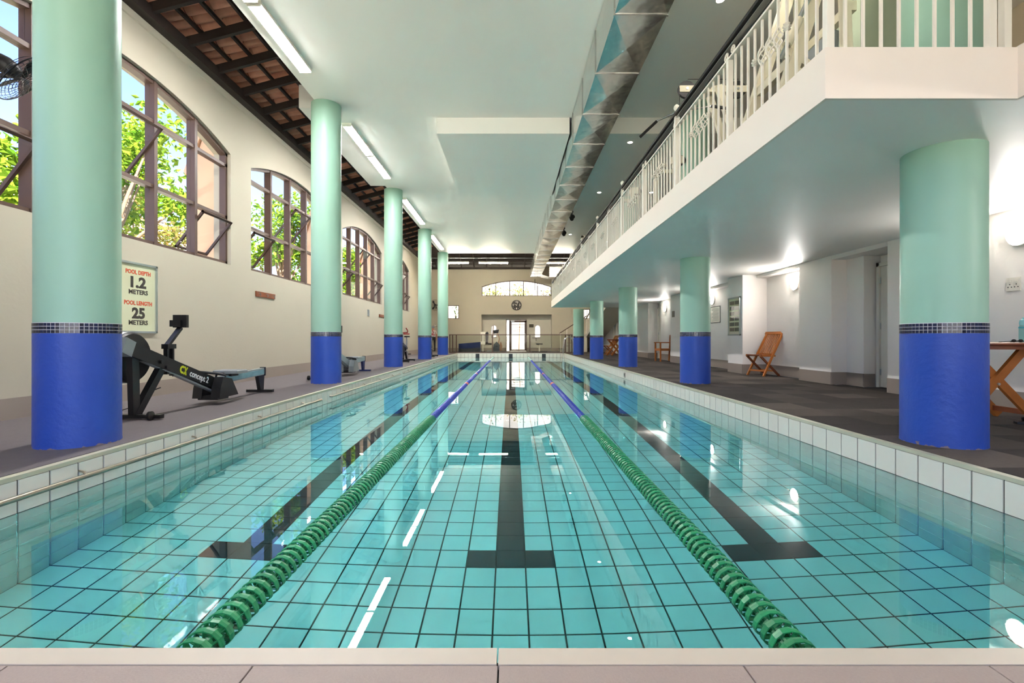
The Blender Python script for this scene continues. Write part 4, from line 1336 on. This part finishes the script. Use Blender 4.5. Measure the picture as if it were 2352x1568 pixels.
MB().prism([(-.12, .08), (.28, .08), (.30, .42), (.12, .62), (-.05, .45)], -.12, .12, 'y').build('drive_housing', pm('charcoal_plastic', (70, 74, 80), .4), rb_t)
MB().box(-.55, -.18, -.2, .2, .42, .52).build('seat', M['black'], rb_t)
MB().prism([(-.52, .52), (-.40, .52), (-.36, 1.12), (-.44, 1.20), (-.54, 1.1)], -.2, .2, 'y').build('backrest', M['black'], rb_t)
MB().path([(.22, 0, .5), (.28, 0, .8), (.16, 0, 1.12)], [.05, .04, .03], 8).build('console_post', pm('tan_plastic', (176, 140, 112), .5), rb_t, smooth=60)
MB().prism([(-.06, 1.08), (.22, 1.12), (.26, 1.32), (-.10, 1.28)], -.05, .05, 'y').build('console', M['black'], rb_t)
MB().prism([(.26, .05), (.42, .08), (.46, .35), (.38, .62), (.30, .5)], -.1, .1, 'y').build('front_shroud', pm('bronze_plastic', (150, 112, 88), .5), rb_t)
for s_ in (-1, 1): MB().box(.06, .2, s_ * .2 - .05, s_ * .2 + .05, .33, .37).build('pedal', M['black'], rb_t)
st = thing('weigh_stool', 'small black-topped stool on a white post behind the glass fence', 'stool', (1.68, 28.4, 0))
MB().box(-.45, .45, -.2, .2, 0, .035).build('foot_plate', M['black'], st)
MB().box(-.035, .035, -.035, .035, .035, .45).build('post', M['white'], st)
MB().bevbox(-.19, .19, -.16, .16, .45, .50, .01).build('seat', M['black'], st)
sh = thing('window_shelf', 'narrow dark shelf under the right arched alcove window', 'shelf', (1.60, 30.62, .82))
MB().box(-.24, .24, -.16, 0, 0, .035).build('board', M['brown'], sh)
MB().box(-.015, .015, -.12, 0, -.18, 0).build('bracket', M['brown'], sh)
pq = thing('alcove_plaque', 'dark bronze plaque right of the glazed door', 'plaque', (1.31, 30.62, 1.60))
MB().box(-.14, .14, -.02, 0, -.10, .10).build('plate', pm('bronze_plate', (58, 52, 34), .4), pq)
MB().box(-.11, .11, -.024, -.02, .02, .035).box(-.11, .11, -.024, -.02, -.03, -.015).build('raised_lines', pm('bronze_line', (104, 92, 60), .4), pq)
for k, (x, y, w_, d_) in enumerate(((.36, 29.2, 1.2, .7),)):
    t = thing('door_mat', 'pale mat on the floor before the glazed door', 'mat', (x, y, 0))
    MB().bevbox(-w_ / 2, w_ / 2, -d_ / 2, d_ / 2, 0, .015, .005).build('mat_body', pm('pale_mat', (206, 200, 190), .9), t)

# ================================================================= stairs to the gallery
sa = thing('staircase', 'white staircase with dark handrail climbing to the gallery at the far right', 'staircase', (0, 0, 0))
ns = 6
for k in range(ns):
    x = 2.95 + k * .26; z = .17 * (k + 1)
    MB().box(x, x + .26, 28.5, 29.7, 0, z).build('step', M['alcove'], sa)
    MB().box(x - .02, x + .26, 28.48, 29.7, z, z + .02).build('tread', M['base'], sa)
MB().box(2.95 + ns * .26, 5.55, 28.3, 29.95, .92, 1.06).build('landing', M['wall_right'], sa)
MB().prism([(28.4, .86), (28.4, 1.06), (22.42, 2.54), (22.42, 2.24)], 4.42, 5.5, 'x').build('upper_flight', M['alcove'], sa)
MB().bar((2.88, 28.5, 1.10), (4.5, 28.5, 2.14), .045, .05).build('handrail', M['brown'], sa)
for k in range(5):
    x = 2.93 + k * .38
    MB().box(x - .015, x + .015, 28.485, 28.515, 0, 1.12 + (x - 2.88) * .64).build('baluster', M['white'], sa)
MB().bar((4.42, 28.3, 1.95), (4.42, 22.5, 3.4), .045, .05).build('handrail', M['brown'], sa)
for k in range(16):
    y = 28.2 - k * .37
    MB().box(4.41, 4.43, y - .01, y + .01, 1.0 + (28.4 - y) * .2475, 1.93 + (28.3 - y) * .25).build('baluster', M['white'], sa)

# ================================================================= teak furniture
def folding_chair(loc, rz, label):
    t = thing('folding_chair', label, 'chair', loc, rz, 'folding teak chairs')
    for s_ in (-1, 1):
        MB().bar((s_ * .215, -.22, 0), (s_ * .20, .32, .90), .028, .042, up=(0, 1, 0)).build('back_leg', M['teak'], t)
        MB().bar((s_ * .18, -.27, .435), (s_ * .18, .25, 0), .026, .042, up=(0, 1, 0)).build('leg', M['teak_d'], t)
        MB().bar((s_ * .185, -.28, .435), (s_ * .185, .13, .43), .03, .035).build('seat_side', M['teak'], t)
    MB().bar((-.245, .328, .915), (.245, .328, .915), .028, .06, up=(0, .5, .86)).build('top_rail', M['teak'], t)
    MB().bar((-.21, .055, .455), (.21, .055, .455), .025, .05).build('lower_rail', M['teak'], t)
    for k in range(9):
        x = -.168 + k * .042
        MB().bar((x, .058, .46), (x, .318, .895), .020, .011, up=(0, 1, -.6)).build('back_slat', M['teak'], t)
    for k in range(9):
        y = -.27 + k * .045
        MB().box(-.175, .175, y, y + .036, .437, .452).build('seat_slat', M['teak'], t)
    MB().bar((-.205, -.155, .115), (.205, -.155, .115), .02, .035).build('stretcher', M['teak'], t)
    MB().bar((-.18, .125, .11), (.18, .125, .11), .02, .035).build('stretcher', M['teak'], t)
    MB().tube((-.2, -.26, .445), (.2, -.26, .445), .017, n=8).build('front_dowel', M['teak_d'], t)
    return t
folding_chair((5.44, 10.42, 0), math.radians(-71), 'slatted folding teak chair standing in the wall recess')
folding_chair((4.86, 23.55, 0), math.radians(-80), 'folding teak chair at the far table')
def folding_table(loc, rz, R, label):
    t = thing('folding_table', label, 'table', loc, rz, 'folding teak tables')
    MB().lathe([(0, .735), (R - .01, .735), (R, .742), (R, .755), (R - .01, .762), (0, .762)], 40).build('table_top', M['teak_d'], t, smooth=40)
    MB().lathe([(R - .05, .70), (R - .03, .70), (R - .03, .735), (R - .05, .735)], 40, caps=False).build('apron', M['teak_d'], t, smooth=40)
    for s_ in (-1, 1):
        y = s_ * .22
        l1 = MB().bar((-.36, y, 0.02), (.24, y, .70), .035, .075, up=(1, 0, 0)).build('leg', M['teak'], t)
        l2 = MB().bar((.40, y - s_ * .04, 0.02), (-.26, y - s_ * .04, .70), .035, .075, up=(1, 0, 0)).build('leg', M['teak'], t)
        MB().tube((-.02, y - .03, .37), (-.02, y + .03, .37), .012, n=8).build('pivot_bolt', M['silver'], l1)
    MB().bar((.34, -.22, .09), (.34, .22, .09), .03, .05).build('stretcher', M['teak_d'], t)
    MB().bar((-.30, -.22, .09), (-.30, .22, .09), .03, .05).build('stretcher', M['teak_d'], t)
    return t
folding_table((4.62, 4.80, 0), 0, .50, 'round teak folding table behind the nearest right column')
folding_table((4.88, 22.45, 0), math.radians(20), .42, 'round teak folding table between the far right columns')
ac = thing('armchair', 'slatted teak armchair half hidden by a pier of the right wall', 'chair', (5.42, 17.0, 0), math.radians(-88))
for s_ in (-1, 1):
    MB().box(s_ * .26 - .022, s_ * .26 + .022, -.27, -.225, 0, .64).build('leg', M['teak'], ac)
    MB().bar((s_ * .26, .24, 0), (s_ * .26, .29, .92), .044, .044, up=(0, 1, 0)).build('leg', M['teak'], ac)
    MB().bevbox(s_ * .26 - .035, s_ * .26 + .035, -.29, .27, .64, .67, .006).build('armrest', M['teak'], ac)
    MB().box(s_ * .25 - .015, s_ * .25 + .015, -.25, .25, .37, .43).build('seat_side', M['teak'], ac)
MB().box(-.25, .25, -.265, -.235, .37, .43).build('seat_front', M['teak'], ac)
for k in range(8): MB().box(-.25, .25, -.25 + k * .062, -.20 + k * .062, .43, .447).build('seat_slat', M['teak'], ac)
MB().bar((-.26, .295, .90), (.26, .295, .90), .03, .06).build('top_rail', M['teak'], ac)
for k in range(8): MB().bar((-.21 + k * .06, .262, .46), (-.21 + k * .06, .292, .88), .03, .012, up=(0, 1, 0)).build('back_slat', M['teak'], ac)

bt = thing('water_bottle', 'translucent aqua water bottle on the near teak table', 'bottle', (4.945, 4.66, .762))
MB().lathe([(0, 0), (.034, 0), (.036, .02), (.036, .13), (.034, .15), (.03, .165)], 20).build('bottle_body', glass_mat('aqua_plastic', (.62, .86, .86), 1.3, .1), bt, smooth=40)
MB().lathe([(.038, .135), (.038, .15)], 20).build('band', pm('teal_band', (70, 170, 180), .4), bt, smooth=40)
MB().lathe([(.032, .165), (.034, .19), (.028, .215), (.012, .225), (.012, .24), (0, .242)], 20).build('cap', pm('aqua_cap', (150, 214, 214), .4), bt, smooth=40)
gk = thing('sunglasses', 'dark glasses lying by the water bottle on the teak table', 'glasses', (4.84, 4.62, .762))
MB().path([(-.06, 0, .012), (-.03, -.005, .014), (0, 0, .016), (.03, -.005, .014), (.06, 0, .012)], .004, 5).build('bridge', M['black'], gk)
for s_ in (-1, 1):
    MB().ball((s_ * .033, 0, .016), .025, 10, 6, (1, .16, .6)).build('lens', M['black'], gk, smooth=60)
    MB().path([(s_ * .06, 0, .012), (s_ * .062, .07, .006), (s_ * .055, .12, .004)], .003, 5).build('temple', M['black'], gk)
def slipper(loc, rz, label, sole, up):
    t = thing('slipper', label, 'shoe', loc, rz)
    out = [(-.035, -.12), (.035, -.12), (.045, -.05), (.04, .03), (.05, .10), (.03, .135), (-.02, .14), (-.045, .09), (-.036, .0), (-.04, -.06)]
    MB().prism(out, 0, .022, 'z').build('sole', sole, t)
    MB().path([(-.05, .03, .012), (-.04, .04, .05), (0, .05, .062), (.04, .04, .05), (.05, .03, .012)], .018, 6).build('strap', up, t, smooth=60)
    return t
slipper((5.36, 5.52, .002), math.radians(70), 'dark slipper with cream sole against the right wall by the near column', pm('cream_sole', (214, 196, 150), .7), M['black'])
slipper((4.86, 4.50, .002), math.radians(80), 'black flip-flop under the near teak table', M['black'], M['black'])

# ================================================================= right wall fittings
sk = thing('double_socket', 'white double wall socket beside the near teak table', 'socket', (5.58, 5.36, 1.40))
MB().box(-.012, 0, -.075, .075, -.075, .075).build('plate', M['white'], sk)
for q in (-.035, .035):
    MB().box(-.017, -.012, q - .015, q + .015, .025, .05).build('switch', M['white'], sk)
    for yy, zz in ((q, .0), (q - .018, -.03), (q + .018, -.03)):
        MB().lathe([(0, -.0135), (.006, -.0135), (.006, -.012)], 8, c=(0, yy, zz), axis='x', caps=False).build('pin_hole', M['black'], sk)
pb = thing('photo_board', 'glazed aluminium board with rows of small dark prints on a pier', 'notice board', (5.25, 11.32, 0))
wall_frame_x(pb, -.30, .30, .87, 1.76, .03, -.035, M['silver'], 0, 1)
MB().box(-.012, -.004, -.27, .27, .9, 1.73).build('backing', pm('pale_green_backing', (206, 210, 176), .7), pb)
pr = [pm('print_dark_%d' % q, c, .5, var=.3, vscale=14) for q, c in enumerate(((84, 78, 64), (98, 88, 74), (72, 76, 66)))]
for r in range(6):
    for c in range(2):
        z = .965 + r * .125; y = -.24 + c * .25
        m_ = M['near_trim'] if (c == 0 and r in (3, 4)) else pr[(r + c) % 3]
        MB().box(-.016, -.012, y, y + .225, z, z + .085).build('print', m_, pb)
MB().box(-.016, -.012, -.265, .265, .905, .955).build('print_strip', M['near_trim'], pb)
MB().box(-.026, -.023, -.27, .27, .9, 1.73).build('pane', M['glass'], pb)
nb = thing('framed_notice', 'white framed notice with lines of text beside the second right column', 'notice', (5.76, 13.62, 0))
wall_frame_x(nb, -.34, .30, 1.24, 1.70, .012, -.012, M['black'], 0, 1)
MB().box(-.006, 0, -.34, .30, 1.24, 1.70).build('sheet', M['white'], nb)
ln_ = MB()
for q in range(11): ln_.box(-.008, -.006, -.26, .22 - .05 * (q % 3), 1.29 + q * .034, 1.298 + q * .034)
ln_.build('text_lines', pm('grey_print', (120, 120, 118), .7), nb)['kind'] = 'stuff'
pq2 = thing('pier_plaque', 'small grey plaque on the pier right of the teak armchair', 'plaque', (5.42, 16.1, 1.61))
MB().box(-.015, 0, -.11, .11, -.1, .1).build('plate', pm('grey_bronze', (96, 92, 86), .4, var=.2, vscale=20), pq2)
MB().box(-.018, -.015, -.08, .08, .03, .04).box(-.018, -.015, -.08, .08, -.03, -.02).build('raised_lines', M['base'], pq2)
skm = thing('pool_inlet', 'small dark inlet fitting in the right pool wall', 'fitting', (W, 12.3, -.13))
MB().box(-.012, 0, -.07, .07, -.06, .06).build('plate', M['base'], skm)
MB().box(-.016, -.012, -.045, .045, -.02, .04).build('grille', M['black'], skm)

# ================================================================= gym machines on the gallery
CMt = M['cream_metal']
def lat_machine(loc, label):
    t = thing('lat_machine', label, 'gym machine', loc, group='weight machines on the gallery')
    ar = MB().bar((-.42, 0, 1.60), (.48, 0, 1.60), .07, .085).build('top_arm', CMt, t)
    for x in (-.32, .36):
        p = MB().lathe([(.05, -.022), (.115, -.022), (.115, .022), (.05, .022)], 24, c=(x, 0, 1.60), axis='y').build('pulley', M['black'], t, smooth=40)
        MB().lathe([(0, -.048), (.016, -.048), (.016, -.03)], 8, c=(x, 0, 1.60), axis='y', caps=False).build('axle', M['silver'], p)
    for y in (-.14, .14):
        MB().bar((.05, y, 1.58), (.55, y, .02), .06, .08, up=(1, 0, 0)).build('upright', CMt, t)
    MB().bar((.55, -.3, .03), (.55, .5, .03), .08, .06).bar((-.5, 0, .03), (.55, 0, .03), .07, .06).build('base', CMt, t)
    MB().prism([(.20, .25), (.32, .25), (.62, 1.05), (.50, 1.10)], .18, .36, 'y').build('pad', M['black'], t)
    MB().prism([(-.22, .42), (.12, .42), (.12, .50), (-.22, .50)], -.16, .16, 'y').build('seat', M['black'], t)
    MB().box(-.08, -.02, -.03, .03, .05, .42).build('seat_post', CMt, t)
    MB().tube((-.43, -.055, 1.60), (-.43, -.055, 1.30), .004, n=5).tube((-.32, -.055, 1.712), (.36, -.055, 1.712), .004, n=5).build('cable', M['black'], t)
    bar_ = MB().path([(-.83, .26, 1.12), (-.65, .18, 1.27), (-.43, -.055, 1.29), (-.02, -.2, 1.29), (.14, -.3, 1.20)], .013, 8).build('lat_bar', M['chrome'], t, smooth=60)
    for a_, b_ in (((-.87, .28, 1.08), (-.66, .185, 1.262)), ((-.06, -.19, 1.29), (.14, -.3, 1.20))):
        MB().tube(a_, b_, .020, n=8).build('grip', M['black'], bar_)
    for k in range(8): MB().box(.52, .72, -.14, .14, .15 + k * .055, .20 + k * .055).build('weight_plate', M['black_metal'], t)
    return t
lat_machine((2.68, 6.5, ZB), 'cream lat pulldown machine with bar overhanging the gallery railing')
def press(loc, label):
    t = thing('weight_machine', label, 'gym machine', loc, 0, group='weight machines on the gallery')
    for y in (-.30, .32):
        MB().bar((-.12, y, .02), (.42, y, 1.75), .07, .10, up=(1, 0, 0)).build('upright', CMt, t)
        MB().bar((.52, y, .02), (.45, y, 1.70), .06, .07, up=(1, 0, 0)).build('rear_post', CMt, t)
        MB().bar((-.2, y, .04), (.58, y, .04), .07, .07).build('base_runner', CMt, t)
    for z, x in ((1.62, .38), (.62, .07), (1.05, .55)):
        MB().bar((x, -.30, z), (x, .32, z), .06, .08).build('crossbar', CMt, t)
    r_ = MB().tube((-.10, -.36, .55), (.40, -.36, 1.62), .020, n=10).build('guide_rod', M['silver'], t, smooth=40)
    for u in (.12, .62):
        p = Vector((-.10, -.36, .55)).lerp(Vector((.40, -.36, 1.62)), u); q = Vector((-.10, -.36, .55)).lerp(Vector((.40, -.36, 1.62)), u + .2)
        MB().tube(p, q, .036, n=12).build('bearing', CMt, r_, smooth=40)
    MB().bar((-.15, -.30, .75), (.55, -.30, .30), .05, .06).build('brace', CMt, t)
    MB().bar((.05, -.32, .12), (.50, -.32, .62), .05, .06).build('brace', CMt, t)
    MB().prism([(.05, .30), (.40, .34), (.40, .42), (.05, .38)], -.2, .2, 'y').build('seat', M['black'], t)
    MB().prism([(.42, .40), (.48, .40), (.50, .9), (.44, .92)], -.2, .2, 'y').build('back_pad', M['grey_pl'], t)
    return t
press((2.32, 4.35, ZB), 'large cream angled press machine at the near end of the gallery')
def rack(loc, label, rz=0):
    t = thing('cable_station', label, 'gym machine', loc, rz, group='weight machines on the gallery')
    MB().box(-.06, .0, -.04, .04, 0, 1.25).box(-.06, .30, -.04, .04, 1.19, 1.25).box(.26, .32, -.04, .04, 1.2, 1.45).build('frame', CMt, t)
    hd_ = MB().bevbox(.24, .42, -.06, .06, 1.36, 1.5, .02).build('head', CMt, t)
    MB().lathe([(.03, -.02), (.09, -.02), (.09, .02), (.03, .02)], 20, c=(.40, .0, 1.42), axis='y').build('pulley', M['black'], t, smooth=40)
    MB().tube((.33, 0, 1.4), (.33, 0, .3), .005, n=5).build('cable', M['black'], t)
    MB().box(-.1, .6, -.3, .3, 0, .06).build('base', CMt, t)
    for k in range(9): MB().box(.22, .44, -.12, .12, .08 + k * .05, .125 + k * .05).build('weight_plate', M['black_metal'], t)
    MB().prism([(.45, .3), (.55, .3), (.66, .9), (.56, .92)], -.2, .2, 'y').build('back_pad', M['black'], t)
    MB().box(.30, .62, -.2, .2, .36, .43).build('seat', M['black'], t)
    return t
rack((2.12, 14.1, ZB), 'cream cable station behind the railing, farthest along the gallery')
rack((2.32, 10.4, ZB), 'cream cable station behind the railing, middle of the gallery')
rack((2.62, 8.6, ZB), 'cream cable station behind the railing, beyond the lat machine')
rack((2.18, 17.4, ZB), 'cream cable station at the far end of the gallery')
cbn = thing('locker_cabinet', 'grey-green cabinet standing at the near end of the gallery', 'cabinet', (3.3, 5.2, ZB))
MB().box(.28, .70, -.25, .25, 0, 1.82).build('body', pm('sage_laminate', (150, 160, 138), .6), cbn)
MB().box(.30, .48, -.27, -.25, .04, 1.78).build('door', pm('sage_door', (150, 162, 140), .6), cbn)
MB().box(.50, .68, -.27, -.25, .04, 1.78).build('door', pm('sage_door_b', (150, 162, 140), .6), cbn)
tm = thing('treadmill', 'treadmill console showing beside the near right column upstairs', 'treadmill', (5.0, 6.2, ZB), math.radians(20))
MB().box(-.35, .35, -.8, .8, .05, .18).build('deck', M['black'], tm)
for s_ in (-1, 1): MB().bar((s_ * .38, .6, .1), (s_ * .38, .35, 1.25), .06, .08, up=(0, 1, 0)).build('upright', CMt, tm)
MB().prism([(.2, 1.15), (.5, 1.25), (.5, 1.35), (.2, 1.25)], -.42, .42, 'x').build('console', CMt, tm)
# ================================================================= outside
structure('ground', MB().box(-90, -5.25, -60, 110, -.6, -.4).box(-5.25, 60, 30.95, 110, -.6, -.4).box(-5.25, 60, -60, -4.35, -.6, -.4), M['ground'])
for k in range(6):
    y = 3.83 + 5.02 * k - 5.02
    b = thing('buttress', ('peach rendered buttress outside, right of arched window ' + ['near the camera', 'beside the first column', 'beyond the pool depth sign', 'beyond the hook rack', 'beyond the wall vent', 'at the far corner'][k]), 'buttress', (XL - .315, y, -.4), group='peach buttresses outside')
    MB().prism([(0, 0), (-.75, 0), (-.58, 4.2), (-.3, 5.1), (0, 5.3)], -.0, .42, 'y').build('pier', M['peach'], b)
    MB().prism([(-.66, 4.18), (-.3, 5.12), (0, 5.32), (0, 5.38), (-.34, 5.18), (-.70, 4.24)], -.04, .46, 'y').build('cap', M['peach'], b)

def tree(loc, h, rad, label, mat, seed, n=2600, ls=.17, lean=(0, 0)):
    r = random.Random(seed)
    t = thing('tree', label, 'tree', loc, group='trees outside the arched windows')
    tp = [(0, 0, 0), (lean[0] * .3, lean[1] * .3, h * .3), (lean[0] * .7, lean[1] * .7, h * .55), (lean[0], lean[1], h * .75)]
    MB().path(tp, [.13, .10, .07, .04], 8).build('trunk', M['bark'], t, smooth=60)
    blobs = []
    for k in range(9):
        an = r.uniform(0, 6.28); rr = rad * r.uniform(.25, .75)
        c = Vector((lean[0] + rr * math.cos(an), lean[1] + rr * math.sin(an), h * r.uniform(.58, .92)))
        blobs.append((c, rad * r.uniform(.32, .52)))
        p0 = Vector(tp[2]).lerp(Vector(tp[1]), r.random())
        mid = p0.lerp(c, .5) + Vector((0, 0, r.uniform(-.1, .25)))
        MB().path([p0, mid, c], [.06, .04, .015], 6).build('branch', M['bark'], t, smooth=60)
    f = MB()
    for k in range(n):
        c, br = blobs[k % len(blobs)]
        d = Vector((r.gauss(0, 1), r.gauss(0, 1), r.gauss(0, 1))).normalized() * br * (r.random() ** .45)
        d.z *= .8
        p = c + d
        a = Vector((r.gauss(0, 1), r.gauss(0, 1), r.gauss(0, .5) - .4)).normalized()
        s = a.cross(Vector((r.gauss(0, 1), r.gauss(0, 1), r.gauss(0, 1)))).normalized()
        l = ls * r.uniform(.7, 1.3); wd = l * .26
        nn = a.cross(s) * wd * .4
        f.add([p, p + a * l * .5 + s * wd + nn, p + a * l, p + a * l * .5 - s * wd + nn], [(0, 1, 2), (0, 2, 3)])
    f.build('foliage', mat, t, fixn=False)['kind'] = 'stuff'
    return t

tree((-9.4, 8.6, -.4), 5.6, 2.0, 'leafy tree outside, seen left of the nearest column beyond the wall fan', M['leaf'], 1, 3000, .2)
tree((-10.4, 11.4, -.4), 7.9, 2.0, 'tall leafy tree outside, right behind the nearest left column', M['leaf'], 2, 3000, .2, (.2, 1.9))
tree((-14.2, 18.0, -.4), 7.6, 2.1, 'rusty green tree outside, framed by the middle panes of the big window', M['leaf_r'], 3, 2800, .2, (0, .4))
tree((-9.0, 19.2, -.4), 7.2, 2.0, 'tree with leaning pale trunk outside the second visible window', M['leaf'], 4, 3000, .2, (-.6, .9))
tree((-10.2, 23.6, -.4), 6.4, 1.9, 'low bushy tree outside, right edge of the second visible window', M['leaf_b'], 5, 2200, .18)
tree((-8.6, 27.4, -.4), 6.4, 1.9, 'tree outside the window behind the third left column', M['leaf'], 6, 3600, .18)
tree((-9.4, 32.0, -.4), 7.0, 2.2, 'deep green tree outside the fourth visible window', M['leaf_b'], 8, 3600, .18)
tree((-12.5, 37.0, -.4), 7.0, 2.4, 'farthest tree outside the left wall', M['leaf'], 9, 3000, .2)

def house(loc, sx, sy, h, label, rows, seed):
    t = thing('house', label, 'house', loc)
    MB().box(-sx, 0, 0, sy, 0, h).build('wall', M['house'], t)
    MB().prism([(.6, h), (-sx / 2, h + 1.5), (-sx - .6, h), (-sx - .6, h - .12), (.6, h - .12)], -.5, sy + .5, 'y').build('roof', M['clay_s'], t)
    gl = pm('house_window_dark', (92, 82, 72), .3)
    n = int(sy / 3.4)
    for r_ in range(rows):
        for q in range(n):
            y = 1.2 + q * 3.4; z = 1.0 + r_ * 2.9
            w = MB().box(0, .04, y, y + 1.2, z, z + 1.5).build('window', gl, t)
            MB().box(.04, .07, y - .08, y + 1.28, z - .1, z).build('sill', M['house'], w)
            if r_ and q % 2 == 0:
                bl_ = MB().box(0, .8, y - .3, y + 1.5, z - .5, z - .4)
                bl_.build('balcony', M['house'], t)
                rb_ = MB()
                for i in range(13): rb_.box(.76, .78, y - .28 + i * .147, y - .26 + i * .147, z - .4, z + .35)
                rb_.box(.75, .79, y - .3, y + 1.5, z + .35, z + .39)
                rb_.build('balcony_railing', M['black_metal'], t)
    return t
house((-19, 14, -.4), 8, 13, 5.7, 'white house with balcony outside the nearest window', 2, 1)
house((-22, 30, -.4), 8, 16, 6.6, 'long white house with tiled roof beyond the trees', 2, 2)
house((-38, 22, -.4), 10, 46, 13.5, 'tall pale apartment house far behind the trees', 4, 3)
hb = thing('boundary_wall', 'sunlit white boundary wall outside the far windows', 'wall', (0, 37.5, -.4))
MB().box(-9, 12, 0, .3, 0, 6.5).build('panel', pm('weathered_render', (158, 154, 146), .85, var=.12, vscale=1.2), hb)
MB().box(-9.1, 12.1, -.08, .38, 6.5, 6.65).build('coping', M['house'], hb)
# yucca outside the small square window
yu = thing('yucca', 'spiky yucca plant outside the small square window', 'plant', (-3.6, 31.6, -.4))
MB().path([(0, 0, 0), (.03, 0, 1.3), (0, 0, 2.7)], [.06, .05, .04], 7).build('stem', M['bark'], yu)
yl = MB(); ry = random.Random(4)
for k in range(34):
    an = ry.uniform(0, 6.28); z = ry.uniform(1.9, 3.3); l = ry.uniform(.4, .7); up = ry.uniform(-.2, .7)
    d = Vector((math.cos(an), math.sin(an), up)).normalized(); s = d.cross(Vector((0, 0, 1))).normalized() * .03
    p = Vector((0, 0, z)); q = p + d * l * .55 + Vector((0, 0, .05)); e = p + d * l - Vector((0, 0, .06))
    yl.add([p - s, p + s, q + s, q - s, e], [(0, 1, 2, 3), (3, 2, 4)])
yl.build('leaves', M['leaf_b'], yu, fixn=False)['kind'] = 'stuff'
for k, (x, y, h) in enumerate(((-1.3, 33.6, 4.9), (.6, 35.9, 5.2), (2.9, 33.6, 4.6))):
    r = random.Random(20 + k)
    t = thing('shrub', ('left', 'middle', 'right')[k] + ' pale shrub outside the far arched window', 'shrub', (x, y, -.4), group='shrubs outside the far window')
    MB().path([(0, 0, 0), (.1, 0, h * .5), (0, 0, h * .8)], [.05, .04, .02], 6).build('stem', M['bark'], t)
    f = MB()
    for i in range(420):
        p = Vector((r.gauss(0, .4), r.gauss(0, .3), h * .82 + r.gauss(0, .4)))
        a = Vector((r.gauss(0, 1), r.gauss(0, 1), r.gauss(0, 1))).normalized(); s = a.orthogonal().normalized() * .045
        f.add([p, p + a * .09 + s, p + a * .18, p + a * .09 - s], [(0, 1, 2, 3)])
    f.build('foliage', M['leaf_r'], t, fixn=False)['kind'] = 'stuff'
